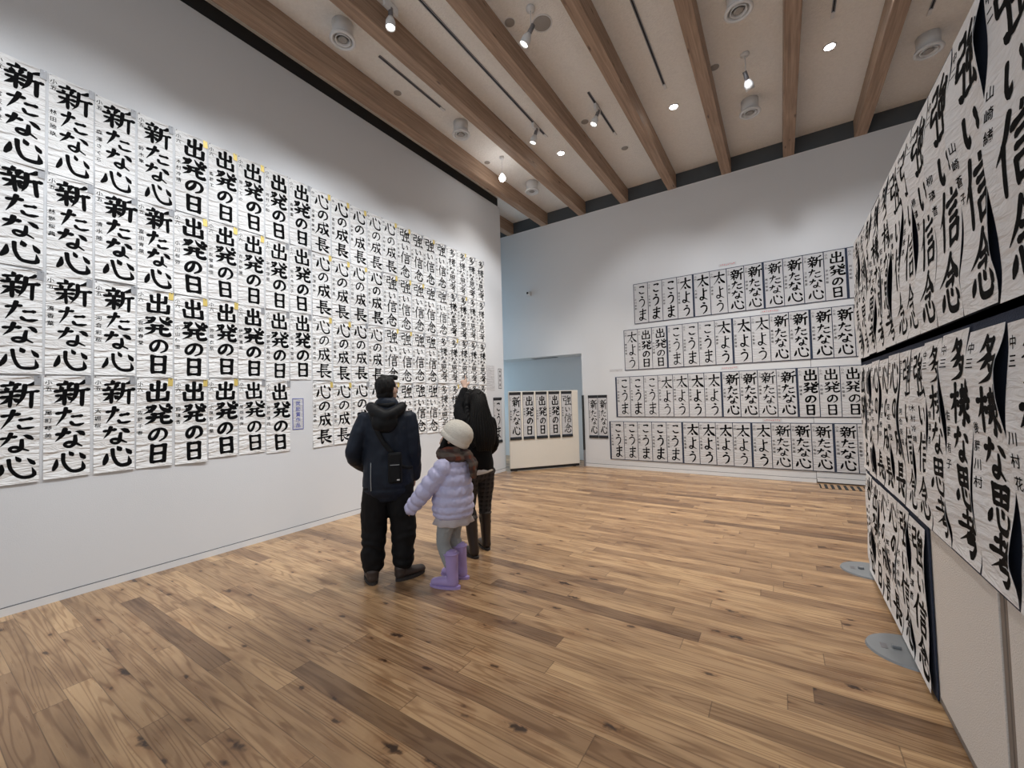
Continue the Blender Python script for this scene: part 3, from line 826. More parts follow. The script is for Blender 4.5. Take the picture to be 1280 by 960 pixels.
# ------------------------------------------------------------------ ceiling fittings
VENT = [(-3.94, 2.77), (-3.94, 4.80), (-3.94, 6.95), (-.215, 4.93), (-.215, 6.85), (1.655, 6.85)]
VN = ['nearest the camera over the long wall', 'midway along the long wall', 'by the far end of the long wall', 'nearest the camera over the middle of the room', 'by the far wall over the middle of the room', 'above the partition by the far wall']
for (x, y), lb in zip(VENT, VN):
    t = thing('air_diffuser', 'white drum-shaped ceiling air diffuser ' + lb, 'air diffuser', (x, y, ZC), 0, 'ceiling air diffusers')
    bm = bmesh.new(); lathe(bm, [(0, 0), (.112, 0), (.112, -.17), (.10, -.17), (.10, -.03), (0, -.03)], 32); obj('drum', bm, M_WHITEM, t)
    bm = bmesh.new(); lathe(bm, [(.104, -.168), (.112, -.155), (.135, -.172), (.140, -.19), (.128, -.203), (.104, -.196), (.104, -.168)], 32); obj('flange', bm, M_WHITEM, t)
    bm = bmesh.new(); lathe(bm, [(.06, -.10), (.083, -.195), (.076, -.195), (.052, -.10), (.06, -.10)], 28); obj('nozzle_ring', bm, M_WHITEM, t)
    bm = bmesh.new(); lathe(bm, [(0, -.16), (.035, -.165), (.05, -.185), (.03, -.19), (0, -.185)], 24); obj('nozzle_core', bm, M_GREYDISC, t)
    bm = bmesh.new(); lathe(bm, [(0, -.04), (.1, -.04), (.1, -.05), (0, -.05)], 24); obj('throat', bm, M_BLACKBAND, t)

TRK = [(-3.95, 3.28, 4.45), (-3.02, 1.2, 5.86), (-2.078, 5.33, 6.47), (-1.17, 2.2, 5.88), (.66, 3.0, 5.86), (1.575, 3.6, 6.45)]
for i, (x, a, b) in enumerate(TRK):
    t = thing('lighting_track', 'slim dark lighting track on the ceiling, ' + ['first', 'second', 'third and shortest', 'fourth', 'fifth', 'sixth'][i] + ' from the long wall', 'lighting track', (x, (a + b) / 2, ZC), 0, 'lighting tracks')
    bm = bmesh.new(); l = (b - a) / 2
    box(bm, -.017, -.009, -l, l, -.012, 0); box(bm, .009, .017, -l, l, -.012, 0); obj('rail', bm, M_PIN, t)
    bm = bmesh.new(); box(bm, -.009, .009, -l, l, -.004, 0); obj('channel', bm, M_BLACKBAND, t)
    bm = bmesh.new(); box(bm, -.018, .018, l - .09, l, -.02, 0, bev=.003); obj('end_feed', bm, M_WHITEM, t)


def spotlight(label, x, y, drop, aim, lit=True, rose=True):
    t = thing('spotlight', label, 'spotlight', (x, y, ZC), 0, 'ceiling spotlights')
    if rose:
        bm = bmesh.new(); lathe(bm, [(0, 0), (.05, 0), (.05, -.02), (.015, -.035), (0, -.035)], 20); obj('ceiling_rose', bm, M_WHITEM, t)
        bm = bmesh.new(); lathe(bm, [(0, -.03), (.006, -.03), (.006, -drop), (0, -drop)], 10); obj('rod', bm, M_WHITEM, t)
    else:
        bm = bmesh.new(); box(bm, -.018, .018, -.09, .09, -drop, -.012, bev=.004); obj('adapter', bm, M_WHITEM, t)
    d = (V(aim) - V((x, y, ZC - drop))).normalized()
    q = d.to_track_quat('Z', 'Y')
    mt = Matrix.Translation((0, 0, -drop - .02)) @ q.to_matrix().to_4x4()
    bm = bmesh.new(); lathe(bm, [(0, -.05), (.024, -.05), (.026, .05), (.02, .055), (0, .055)], 18, mtx=mt); obj('yoke', bm, M_PIN, t)
    bm = bmesh.new(); lathe(bm, [(0, .05), (.028, .05), (.05, .10), (.052, .17), (.046, .17), (.043, .12), (0, .10)], 24, mtx=mt); obj('lamp_shade', bm, M_WHITEM, t)
    bm = bmesh.new(); lathe(bm, [(0, .125), (.036, .13), (.042, .158), (.02, .166), (0, .168)], 20, mtx=mt); obj('bulb', bm, M_BULB if lit else M_WHITEM, t)


spotlight('white rod-hung spotlight nearest the round speaker grille', -2.112, 3.804, .22, (-3.4, 3.4, 3.2))
spotlight('white spotlight at the end of the long track nearest the long wall', -3.02, 5.50, .10, (-4.2, 5.2, 2.0), rose=False)
spotlight('white spotlight clipped to the shortest ceiling track', -2.078, 5.66, .10, (-3.4, 5.0, 2.0), rose=False)
spotlight('white rod-hung spotlight beside the middle air diffuser, aimed at the far wall', -.21, 5.862, .26, (.5, 7.6, 3))
spotlight('white spotlight at the upper edge of the photo near the first beams', -3.30, 2.90, .0001 + .1, (-3.2, 2.6, 0), rose=False)

# pendant lamp by the long wall
t = thing('pendant_lamp', 'bright bare pendant bulb hanging by the far end of the long wall', 'lamp', (-3.935, 5.90, ZC))
bm = bmesh.new(); lathe(bm, [(0, 0), (.04, 0), (.04, -.03), (0, -.04)], 18); obj('ceiling_rose', bm, M_WHITEM, t)
bm = bmesh.new(); lathe(bm, [(0, -.03), (.003, -.03), (.003, -.3), (0, -.3)], 8); obj('cord', bm, M_WHITEM, t)
bm = bmesh.new(); lathe(bm, [(0, -.26), (.02, -.27), (.024, -.32), (0, -.32)], 16); obj('socket', bm, M_WHITEM, t)
bm = bmesh.new(); lathe(bm, [(0, -.315), (.026, -.32), (.05, -.36), (.052, -.395), (.03, -.43), (0, -.44)], 20); obj('bulb', bm, M_BULB2, t)

for x, y, lb in ((-3.03, 6.40, 'between the second and third beams'), (-1.156, 6.33, 'between the fourth and fifth beams'), (.673, 6.34, 'between the sixth and seventh beams')):
    t = thing('downlight', 'round lit recessed downlight in the ceiling ' + lb, 'downlight', (x, y, ZC), 0, 'ceiling downlights')
    bm = bmesh.new(); lathe(bm, [(.055, 0), (.07, 0), (.07, -.008), (.055, -.012), (.055, 0)], 28); obj('trim_ring', bm, M_WHITEM, t)
    bm = bmesh.new(); lathe(bm, [(0, -.002), (.054, -.002), (.05, -.012), (0, -.018)], 24); obj('lens', bm, M_BULB2, t)
DISC = [(-2.392, 3.818, .055, 'beside the rod-hung spotlight'), (-4.242, 3.826, .05, 'halfway over the long wall'), (-4.242, 5.886, .05, 'over the far part of the long wall'), (-2.366, 5.881, .055, 'beside the shortest track'),
        (-2.074, 6.916, .055, 'beyond the shortest track'), (-.556, 5.872, .055, 'beside the fifth beam')]
for x, y, r, lb in DISC:
    t = thing('sprinkler_cover', 'small round grey ceiling cover ' + lb, 'ceiling cover', (x, y, ZC), 0, 'round ceiling covers')
    bm = bmesh.new(); lathe(bm, [(0, -.0005), (r, -.0005), (r, -.006), (r * .9, -.009), (0, -.009)], 24); obj('cover', bm, M_GREYDISC, t)
    bm = bmesh.new(); lathe(bm, [(r * 1.02, -.0005), (r * 1.12, -.0005), (r * 1.12, -.003), (r * 1.02, -.004), (r * 1.02, -.0005)], 24); obj('rim', bm, M_WHITEM, t)
t = thing('speaker_grille', 'large round grey ceiling speaker grille behind a rod-hung spotlight', 'speaker', (-2.095, 4.035, ZC))
bm = bmesh.new(); lathe(bm, [(0, -.0005), (.10, -.0005), (.10, -.006), (.09, -.009), (0, -.011)], 32); obj('grille', bm, M_GREYDISC, t)
bm = bmesh.new(); lathe(bm, [(.101, -.0005), (.116, -.0005), (.116, -.004), (.101, -.007), (.101, -.0005)], 32); obj('rim', bm, M_WHITEM, t)

# ------------------------------------------------------------------ people
M_SKIN = mat('skin', (.62, .42, .33), .6, var=.05, vscale=20)
M_HAIR = mat('black_hair', (.006, .0055, .0055), .62, bump=.15, bscale=160, var=.3, vscale=60, spec=.25)
M_JACKET = mat('navy_nylon', (.008, .0135, .026), .6, var=.12, vscale=6, spec=.28)
M_HOOD = mat('black_nylon', (.004, .0045, .006), .6, var=.1, spec=.25)
M_TROU = mat('black_trousers', (.006, .006, .007), .8, var=.15, spec=.25)
M_SHOE = mat('brown_leather', (.045, .032, .028), .55, var=.15)
M_SOLE = mat('dark_sole', (.035, .03, .028), .8, var=.1)
M_LAV = mat('lavender_nylon', (.54, .54, .77), .55, var=.05, vscale=10)
M_LEG = mat('grey_leggings', (.30, .32, .33), .9, bump=.2, bscale=180, var=.06)
M_SKIRT = mat('pale_skirt', (.52, .48, .50), .9, bump=.2, bscale=120, var=.08)
M_RUB = mat('lavender_rubber', (.40, .31, .62), .42, var=.04)
M_KNIT = mat('cream_knit', (.78, .75, .68), .95, bump=.5, bscale=110, var=.05)
M_SWEAT = mat('black_knit', (.007, .007, .008), .9, bump=.3, bscale=150, var=.2, spec=.2)
M_SHIRT = mat('white_shirt', (.75, .75, .75), .85, var=.03)
M_BOOTB = mat('dark_brown_boot', (.030, .020, .016), .42, var=.2, vscale=14)
M_EYE = mat('eye_white', (.8, .8, .8), .3, var=.01)
M_IRIS = mat('dark_iris', (.02, .012, .01), .3, var=.01)
M_STRIP = mat('reflective_grey', (.40, .42, .44), .35, metal=.3, var=.05)


def plaid(name, base, c1, c2, scale):
    m = bpy.data.materials.new(name); m.use_nodes = True
    nt = m.node_tree; b = nt.nodes['Principled BSDF']; b.inputs['Roughness'].default_value = .95
    tc = nt.nodes.new('ShaderNodeTexCoord')
    prev = None
    for ax, col, ph in (('X', c1, 0), ('Z', c1, .3), ('Z', c2, 2.2), ('X', c2, 1.9)):
        w = nt.nodes.new('ShaderNodeTexWave'); w.bands_direction = ax; w.inputs['Scale'].default_value = scale
        w.inputs['Phase Offset'].default_value = ph; w.inputs['Distortion'].default_value = .6
        nt.links.new(tc.outputs['Object'], w.inputs['Vector'])
        r = nt.nodes.new('ShaderNodeMapRange'); r.inputs[1].default_value = .62; r.inputs[2].default_value = .8; r.inputs[4].default_value = .7
        nt.links.new(w.outputs['Fac'], r.inputs[0])
        x = nt.nodes.new('ShaderNodeMix'); x.data_type = 'RGBA'
        nt.links.new(r.outputs[0], x.inputs[0])
        if prev is None: x.inputs[6].default_value = (*base, 1)
        else: nt.links.new(prev, x.inputs[6])
        x.inputs[7].default_value = (*col, 1)
        prev = x.outputs[2]
    nt.links.new(prev, b.inputs['Base Color'])
    return m


M_SCARF = plaid('rust_plaid', (.17, .045, .025), (.035, .035, .035), (.10, .085, .07), 3.6)
M_PTROU = plaid('dark_plaid', (.011, .010, .011), (.035, .031, .031), (.05, .045, .044), 7)


def hand(bm, wrist, d, pn, s=1.0, curl=.5, side=1, point=False):
    """palm, four unequal bent fingers and a thumb; D finger direction, PN palm normal (fingers curl towards it)"""
    wrist = V(wrist); d = V(d).normalized(); pn = V(pn); pn = (pn - d * pn.dot(d)).normalized()
    sd = d.cross(pn) * side
    e = wrist + d * .085 * s
    tube(bm, [(*(wrist - d * .01), .024 * s, .018 * s), (*(wrist + d * .03 * s), .036 * s, .015 * s), (*e, .040 * s, .013 * s)], ref=sd, sub=3, seg=12)
    for i, l in enumerate((.066, .076, .071, .056)):
        b = e + sd * ((1.5 - i) * .0205 * s) - d * .012
        a = (.08 if point and i == 0 else curl) * (1 + .1 * i)
        p = b; pts = [(*p, .0092 * s)]
        ang = 0
        for k in (.45, .32, .23):
            ang += a
            p = p + (d * math.cos(ang) + pn * math.sin(ang)) * (l * s * k * 1.15)
            pts.append((*p, (.0088 - .0012 * len(pts) * .6) * s))
        tube(bm, pts, seg=8, sub=2)
    t0 = wrist + d * .025 * s + sd * .028 * s
    t1 = t0 + (d * .5 + sd * .7 + pn * .35).normalized() * .036 * s
    t2 = t1 + (d * .85 + sd * .15 + pn * .45).normalized() * .032 * s
    tube(bm, [(*t0, .0125 * s), (*t1, .0105 * s), (*t2, .008 * s)], seg=8, sub=2)


def body(parent, s, J, hr, hc, hands):
    """one continuous skin surface; S scale of girths, J joints, HR head rotation, HC head centre"""
    bm = bmesh.new()
    hip, neck = V(J['pelvis']), V(J['neck'])
    mid = hip.lerp(neck, .42); ch = hip.lerp(neck, .72)
    tube(bm, [(*(hip - V((0, 0, .06))), .13 * s, .095 * s), (*hip.lerp(neck, .1), .145 * s, .10 * s), (*mid, .125 * s, .085 * s), (*ch, .155 * s, .10 * s),
              (*hip.lerp(neck, .9), .13 * s, .075 * s), (*neck, .058 * s, .056 * s), (*(neck.lerp(V(hc), .6)), .052 * s, .055 * s)], sub=4, seg=18)
    for k in 'LR':
        h, kn, an, ft = (V(p) for p in J['leg' + k])
        tube(bm, [(*h, .074 * s), (*h.lerp(kn, .5), .060 * s), (*kn, .044 * s), (*kn.lerp(an, .35), .041 * s), (*an, .029 * s)], sub=3)
        fd = ft - an
        tube(bm, [(*(an - V((fd.x, fd.y, 0)).normalized() * .03 - V((0, 0, an.z - .035))), .022 * s), (*V((*an.lerp(ft, .45).xy, .040)), .028 * s, .022 * s), (*ft, .028 * s, .013 * s)], sub=3)
        sh, el, wr = (V(p) for p in J['arm' + k])
        tube(bm, [(*sh, .054 * s), (*sh.lerp(el, .5), .045 * s), (*el, .036 * s), (*el.lerp(wr, .35), .036 * s), (*wr, .024 * s)], sub=3)
    for a in hands: hand(bm, *a)
    q = hr; c = V(hc)

    def at(x, y, z): return c + q @ V((x * s, y * s, z * s))
    qq = q
    ball(bm, at(0, 0, .012), (.076 * s, .096 * s, .103 * s), qq)
    ball(bm, at(0, .03, -.062), (.056 * s, .058 * s, .056 * s), qq)
    ball(bm, at(0, .07, -.098), (.022 * s, .016 * s, .014 * s), qq)
    tube(bm, [(*at(0, .088, .022), .008 * s), (*at(0, .104, -.012), .011 * s), (*at(0, .108, -.026), .014 * s)], seg=10, sub=3)
    ball(bm, at(0, .084, -.056), (.024 * s, .010 * s, .006 * s), qq)
    ball(bm, at(0, .082, -.068), (.021 * s, .010 * s, .007 * s), qq)
    for sx in (-1, 1):
        ball(bm, at(sx * .077, -.008, -.012), (.010 * s, .021 * s, .032 * s), qq)
        ball(bm, at(sx * .032, .078, .030), (.026 * s, .012 * s, .007 * s), qq)
        ball(bm, at(sx * .040, .062, -.025), (.022 * s, .020 * s, .022 * s), qq)
    clay('body', bm, M_SKIN, parent, .006, 3)
    for sx in (-1, 1):
        bm = bmesh.new(); ball(bm, at(sx * .031, .079, .012), (.0135 * s, .0135 * s, .0095 * s), qq, 14)
        e = obj('eye', bm, M_EYE, parent, smooth=True)
        bm = bmesh.new(); ball(bm, at(sx * .031, .0895, .012), (.0055 * s, .0035 * s, .0055 * s), qq, 12)
        obj('iris', bm, M_IRIS, e, smooth=True)


def folds(a, f, stretch=(1, 1, 1), seed=0):
    def d(c, n):
        p = V((c.x * f * stretch[0] + seed, c.y * f * stretch[1], c.z * f * stretch[2]))
        return a * (noise.noise(p) + .5 * noise.noise(p * 2.1))
    return d


def shoe(name, parent, x, y, yaw, l=.27, m=M_SHOE, ms=M_SOLE, top=.09, sx=1.0):
    c, s_ = math.cos(yaw), math.sin(yaw)

    def at(u, v, z): return (x + u * c - v * s_, y + u * s_ + v * c, z)
    ref = (c, s_, 0)
    bm = bmesh.new()
    tube(bm, [(*at(0, -l * .20, .055), .040 * sx, .040), (*at(0, 0, .058), .042 * sx, .045), (*at(0, l * .28, .05), .050 * sx, .036), (*at(0, l * .60, .042), .044 * sx, .026)], ref=ref, sub=4)
    tube(bm, [(*at(0, -.03, .05), .044 * sx, .05), (*at(0, -.035, top), .047 * sx, .052)], ref=ref, sub=3)
    o = clay(name, bm, m, parent, .006, 4)
    bm = bmesh.new()
    pr = []
    for k in range(28):
        a = 2 * PI * k / 28
        v = math.cos(a); u = math.sin(a)
        pr.append((u * (.048 if v < 0 else .052) * sx * (1 - .08 * v * v), l * .20 + v * l * .47))
    lo = [bm.verts.new(at(u, v, .0)) for u, v in pr]; hi = [bm.verts.new(at(u * 1.0, v, .026)) for u, v in pr]
    bm.faces.new(lo); bm.faces.new(hi)
    for k in range(28): bm.faces.new((lo[k], lo[(k + 1) % 28], hi[(k + 1) % 28], hi[k]))
    bmesh.ops.recalc_face_normals(bm, faces=bm.faces)
    obj('sole', bm, ms, o)
    return o


def boot(name, parent, x, y, yaw, h, r, m, ms, l=.22, lean=(0, 0), sx=1.0):
    c, s_ = math.cos(yaw), math.sin(yaw)

    def at(u, v, z): return (x + u * c - v * s_, y + u * s_ + v * c, z)
    ref = (c, s_, 0)
    bm = bmesh.new()
    tube(bm, [(*at(0, -.005, .04), r * .85, r * .95), (*at(0, -.005, .10), r * .80, r * .9), (*at(lean[0] * .5, -.005 + lean[1] * .5, .55 * h), r * .93, r * 1.0), (*at(lean[0], lean[1] - .005, h), r * 1.05, r * 1.12)], ref=ref, sub=5, seg=20)
    tube(bm, [(*at(0, -.03, .045), .04 * sx, .042), (*at(0, l * .30, .045), .045 * sx, .040), (*at(0, l * .68, .036), .042 * sx, .028)], ref=ref, sub=4)
    o = clay(name, bm, m, parent, .006, 3)
    bm = bmesh.new()
    pr = []
    for k in range(24):
        a = 2 * PI * k / 24
        pr.append((math.sin(a) * .047 * sx, l * .25 + math.cos(a) * l * .56))
    lo = [bm.verts.new(at(u, v, 0)) for u, v in pr]; hi = [bm.verts.new(at(u, v, .02)) for u, v in pr]
    bm.faces.new(lo); bm.faces.new(hi)
    for k in range(24): bm.faces.new((lo[k], lo[(k + 1) % 24], hi[(k + 1) % 24], hi[k]))
    bmesh.ops.recalc_face_normals(bm, faces=bm.faces)
    obj('sole', bm, ms, o)
    # rim around the shaft opening
    bm = bmesh.new()
    P = []
    for k in range(25):
        a = 2 * PI * k / 24
        P.append((*at(lean[0] + r * 1.07 * math.cos(a), lean[1] - .005 + r * 1.14 * math.sin(a), h), .006))
    tube(bm, P, seg=8, sub=1, ref=(0, 0, 1), caps=False)
    obj('rim', bm, ms if name != 'rain_boot' else m, o, smooth=True)
    return o


def quat(yaw, pitch, roll=0):
    """pitch > 0 looks up, yaw > 0 turns to the person's left"""
    return Quaternion((0, 0, 1), yaw) @ Quaternion((1, 0, 0), pitch) @ Quaternion((0, 1, 0), roll)


# ---- man in the navy jacket, seen from behind, looking up at the sheets
man = thing('person', 'person in a navy hooded jacket and black trousers, seen from behind looking up', 'person', (-2.83, 2.375, 0), R(45), 'visitors')
q = quat(R(-28), R(14))
hc = (0, .015, 1.605)
body(man, 1.0, {'pelvis': (0, 0, .90), 'neck': (0, -.01, 1.44),
                'legL': ((-.10, 0, .88), (-.12, .015, .48), (-.14, -.02, .09), (-.165, .085, .03)), 'legR': ((.10, 0, .88), (.11, .02, .48), (.116, -.02, .09), (.20, .038, .03)),
                'armL': ((-.165, 0, 1.37), (-.262, -.01, 1.08), (-.19, .16, .93)), 'armR': ((.165, 0, 1.37), (.211, -.01, 1.08), (.212, .09, .84))},
     q, hc, [((-.19, .16, .93), (.75, .5, -.45), (.3, -.6, -.4), 1, .4, 1), ((.212, .09, .84), (-.05, .28, -.95), (-1, 0, 0), 1, .55, -1)])
bm = bmesh.new()
tube(bm, [(0, .0, .735, .200, .150), (0, 0, .79, .210, .156), (0, 0, .92, .208, .158), (0, 0, 1.05, .198, .150), (0, -.005, 1.18, .200, .150), (0, -.01, 1.30, .202, .140), (0, -.015, 1.385, .178, .115), (0, -.01, 1.45, .115, .09), (0, -.005, 1.50, .088, .084)], sub=4, seg=28)
tube(bm, [(-.160, -.01, 1.365, .080), (-.225, -.025, 1.22, .075), (-.272, -.01, 1.065, .069), (-.245, .10, .975, .064), (-.19, .165, .915, .052)], sub=4, seg=18)
tube(bm, [(.160, -.01, 1.365, .080), (.196, -.02, 1.22, .074), (.212, -.01, 1.06, .067), (.216, .045, .92, .060), (.212, .085, .83, .051)], sub=4, seg=18)


def jfold(c, n):
    p = c * 7
    w = .008 * noise.noise(V((p.x * 1.2, p.y, p.z * .55))) + .006 * noise.noise(V((p.x * 2 + 5, p.y * 2, p.z * 1.5)))
    w += .0035 * noise.noise(V((c.x * 30, c.y * 30, c.z * 22)))
    if abs(c.z - .78) < .012 and abs(c.x) < .27: w -= .004
    return w


clay('jacket', bm, M_JACKET, man, .008, 4, jfold)
bm = bmesh.new()
tube(bm, [(-.035, .095, 1.425, .012), (-.095, .05, 1.44, .026), (-.125, -.04, 1.46, .042), (-.075, -.125, 1.41, .052), (0, -.15, 1.375, .062), (.075, -.125, 1.41, .052), (.125, -.04, 1.46, .042), (.095, .05, 1.44, .026), (.035, .095, 1.425, .012)], sub=4, ref=(0, 0, 1), seg=16)
ball(bm, (-.01, -.155, 1.335), (.105, .05, .095))
hd = clay('hood', bm, M_HOOD, man, .008, 4, folds(.010, 9, (1, 1, .7), 3))
bm = bmesh.new(); tube(bm, [(-.068, .0, 1.475, .018), (-.06, -.06, 1.475, .02), (0, -.09, 1.465, .022), (.06, -.06, 1.475, .02), (.068, .0, 1.475, .018)], sub=4, ref=(0, 0, 1)); obj('hood_lining', bm, M_TROU, hd, smooth=True)
# seam and reflective strip low on the back
bm = bmesh.new(); tube(bm, [(-.125, -.132, .775, .0035, .003), (-.127, -.134, .87, .0035, .003), (-.125, -.125, 1.0, .0035, .003)], sub=4, seg=8); obj('reflective_strip', bm, M_STRIP, man, smooth=True)
bm = bmesh.new()
ball(bm, (0, 0, .80), (.165, .12, .12))
tube(bm, [(-.09, 0, .80, .118, .118), (-.115, .01, .62, .112, .115), (-.125, .02, .46, .108, .112), (-.130, .0, .27, .094, .104), (-.134, -.01, .15, .090, .10), (-.136, -.012, .125, .086, .096)], sub=4, seg=20)
tube(bm, [(.09, 0, .80, .118, .118), (.105, .01, .62, .112, .115), (.115, .02, .46, .108, .112), (.112, .005, .27, .094, .104), (.112, -.005, .15, .090, .10), (.112, -.008, .125, .086, .096)], sub=4, seg=20)


def tfold(c, n):
    k = max(0, 1 - abs(c.z - .27) / .2)
    return .009 * noise.noise(V((c.x * 7, c.y * 7, c.z * 11))) + .012 * k * math.sin(c.z * 62 + 6 * noise.noise(c * 6)) * .6 + .004 * noise.noise(c * 26)


clay('trousers', bm, M_TROU, man, .008, 3, tfold)
shoe('shoe', man, -.14, -.02, R(14), l=.30, sx=1.12, top=.11)
shoe('shoe', man, .118, -.02, R(-56), l=.30, sx=1.12, top=.11)
bm = bmesh.new()
c = V(hc)
ball(bm, c + q @ V((0, -.020, .028)), (.085, .092, .100), q)
ball(bm, c + q @ V((0, -.045, -.035)), (.074, .060, .070), q)
tube(bm, [(*(c + q @ V((-.06, .06, .085))), .022), (*(c + q @ V((0, .078, .088))), .024), (*(c + q @ V((.06, .06, .085))), .022)], sub=4)
clay('hair', bm, M_HAIR, man, .006, 2, folds(.006, 38, (1, 1, .5), 1))

bag = thing('crossbody_bag', 'small black crossbody bag worn on the back of the person in navy', 'bag', (-2.83, 2.375, 0), R(45))
bm = bmesh.new(); box(bm, .015, .125, -.212, -.166, .835, 1.085, bev=.018); o = obj('bag_body', bm, M_HOOD, bag)
bm = bmesh.new(); box(bm, .03, .11, -.2185, -.211, .85, 1.0, bev=.005); p = obj('front_pocket', bm, M_HOOD, bag)
bm = bmesh.new(); box(bm, .034, .106, -.2205, -.218, .985, .990); obj('zip', bm, M_STRIP, p)
bm = bmesh.new(); box(bm, .085, .106, -.220, -.218, .862, .872); obj('label_patch', bm, M_SHIRT, p)
bm = bmesh.new(); tube(bm, [(.05, -.178, 1.075, .018, .004), (-.02, -.178, 1.17, .018, .004), (-.08, -.172, 1.29, .018, .004), (-.115, -.135, 1.38, .018, .004), (-.13, -.06, 1.435, .018, .004), (-.12, .04, 1.43, .018, .004)], sub=4, ref=(.8, 0, .6), seg=8); obj('strap', bm, M_HOOD, bag, smooth=True)
bm = bmesh.new(); tube(bm, [(.115, -.18, .97, .014, .004), (.165, -.155, .95, .014, .004), (.205, -.1, .94, .014, .004)], sub=4, ref=(0, 0, 1), seg=8); obj('strap', bm, M_HOOD, bag, smooth=True)

# ---- child in the lavender jacket
girl = thing('person', 'short person in a lavender quilted jacket, cream knit hat and lavender rubber boots', 'person', (-2.32, 2.61, 0), R(103), 'visitors')
q = quat(R(12), R(34))
hc = (.0, -.005, 1.175)
body(girl, .86, {'pelvis': (0, 0, .60), 'neck': (0, -.01, 1.03),
                 'legL': ((-.065, 0, .58), (-.09, .055, .34), (-.105, -.045, .085), (-.11, .07, .028)), 'legR': ((.065, 0, .58), (.078, .04, .34), (.085, -.03, .085), (.09, .08, .028)),
                 'armL': ((-.125, -.01, .98), (-.185, .14, .77), (-.17, .27, .645)), 'armR': ((.125, -.01, .98), (.20, .05, .78), (.17, .19, .64))},
     q, hc, [((-.17, .27, .645), (.05, .75, -.65), (.6, -.3, -.6), .72, .35, 1), ((.17, .19, .64), (-.2, .8, -.45), (-.9, 0, -.3), .72, .4, -1)])


def puff(n):
    return lambda t: .016 * abs(math.sin(PI * t * n)) ** .6 - .006


bm = bmesh.new()
tube(bm, [(0, -.005, .545, .162, .148), (0, -.005, .62, .176, .163), (0, -.005, .74, .172, .158), (0, -.01, .88, .158, .14), (0, -.01, .98, .135, .115), (0, -.01, 1.05, .085, .085)], sub=14, seg=28, rad=puff(8))
tube(bm, [(-.12, -.01, .985, .066), (-.165, .06, .88, .068), (-.195, .15, .77, .063), (-.19, .235, .675, .055), (-.175, .305, .605, .045)], sub=14, seg=20, rad=puff(7))
tube(bm, [(.12, -.01, .985, .066), (.18, .01, .88, .066), (.205, .06, .77, .062), (.195, .14, .68, .054), (.165, .21, .625, .044)], sub=14, seg=20, rad=puff(7))
clay('quilted_jacket', bm, M_LAV, girl, .0065, 1, folds(.006, 24, (1, 1, .8), 4))
bm = bmesh.new()
prof = []
N_ = 60
for k, (r, z) in enumerate(((.135, .60), (.155, .54), (.175, .495), (.168, .49), (.13, .51))):
    prof.append([bm.verts.new(((r + (.010 * math.sin(j * 2 * PI * 9 / N_) if z < .53 else 0)) * math.cos(2 * PI * j / N_), -.005 + (r * .93 + (.010 * math.sin(j * 2 * PI * 9 / N_) if z < .53 else 0)) * math.sin(2 * PI * j / N_), z)) for j in range(N_)])
for a, b in zip(prof, prof[1:]):
    for j in range(N_): bm.faces.new((a[j], a[(j + 1) % N_], b[(j + 1) % N_], b[j]))
bmesh.ops.recalc_face_normals(bm, faces=bm.faces)
obj('skirt', bm, M_SKIRT, girl, smooth=True)
bm = bmesh.new()
ball(bm, (0, 0, .56), (.125, .10, .08))
for s_, kn, an in ((-1, (-.09, .045, .34), (-.105, -.04, .12)), (1, (.078, .035, .34), (.085, -.025, .12))):
    tube(bm, [(s_ * .066, 0, .57, .080), (s_ * .078, .03, .46, .070), (*kn, .055), (kn[0] * .6 + an[0] * .4, kn[1] * .6 + an[1] * .4, .25, .053), (*an, .040)], sub=4)
clay('leggings', bm, M_LEG, girl, .0065, 3, folds(.003, 30, (1, 1, 1.6), 8))
boot('rain_boot', girl, -.105, -.035, R(4), .27, .053, M_RUB, M_RUB, l=.24, lean=(.006, .012), sx=.95)
boot('rain_boot', girl, .085, -.02, R(-4), .27, .053, M_RUB, M_RUB, l=.25, lean=(-.006, .012), sx=.95)
c = V(hc)
bm = bmesh.new()
ball(bm, c + q @ V((0, -.016, .01)), (.078, .084, .092), q)
tube(bm, [(*(c + q @ V((-.055, .03, -.02))), .026), (*(c + q @ V((-.07, .02, -.07))), .026), (*(c + q @ V((-.062, .01, -.12))), .018)], sub=4)
tube(bm, [(*(c + q @ V((.055, .03, -.02))), .026), (*(c + q @ V((.07, .02, -.07))), .026), (*(c + q @ V((.062, .01, -.12))), .018)], sub=4)
tube(bm, [(*(c + q @ V((-.05, .055, .05))), .020), (*(c + q @ V((0, .072, .048))), .022), (*(c + q @ V((.05, .055, .05))), .020)], sub=4)
clay('hair', bm, M_HAIR, girl, .006, 2, folds(.004, 45, (1, 1, .4), 2))
# knitted hat: ribbed dome and turned-up brim
bm = bmesh.new()
mt = Matrix.Translation(c + q @ V((0, -.022, .03))) @ q.to_matrix().to_4x4()
seg = 72
rings = []
for r, z in ((.096, -.035), (.112, -.03), (.119, 0), (.121, .035), (.115, .07), (.10, .10), (.075, .124), (.042, .138), (.012, .143)):
    rings.append([bm.verts.new(mt @ V(((r + .0022 * math.cos(j * PI) * (r > .03)) * math.cos(2 * PI * j / seg), (r * 1.08 + .0022 * math.cos(j * PI) * (r > .03)) * math.sin(2 * PI * j / seg), z))) for j in range(seg)])
for a, b in zip(rings, rings[1:]):
    for j in range(seg): bm.faces.new((a[j], a[(j + 1) % seg], b[(j + 1) % seg], b[j]))
bm.faces.new(rings[-1])
hat = obj('knit_hat', bm, M_KNIT, girl, smooth=True)
bm = bmesh.new()
tube(bm, [(*(mt @ V((.117 * math.cos(2 * PI * k / 32), .125 * math.sin(2 * PI * k / 32), -.012))), .024, .0085) for k in range(33)], ref=tuple(q @ V((0, 0, 1))), sub=1, seg=10, caps=False)
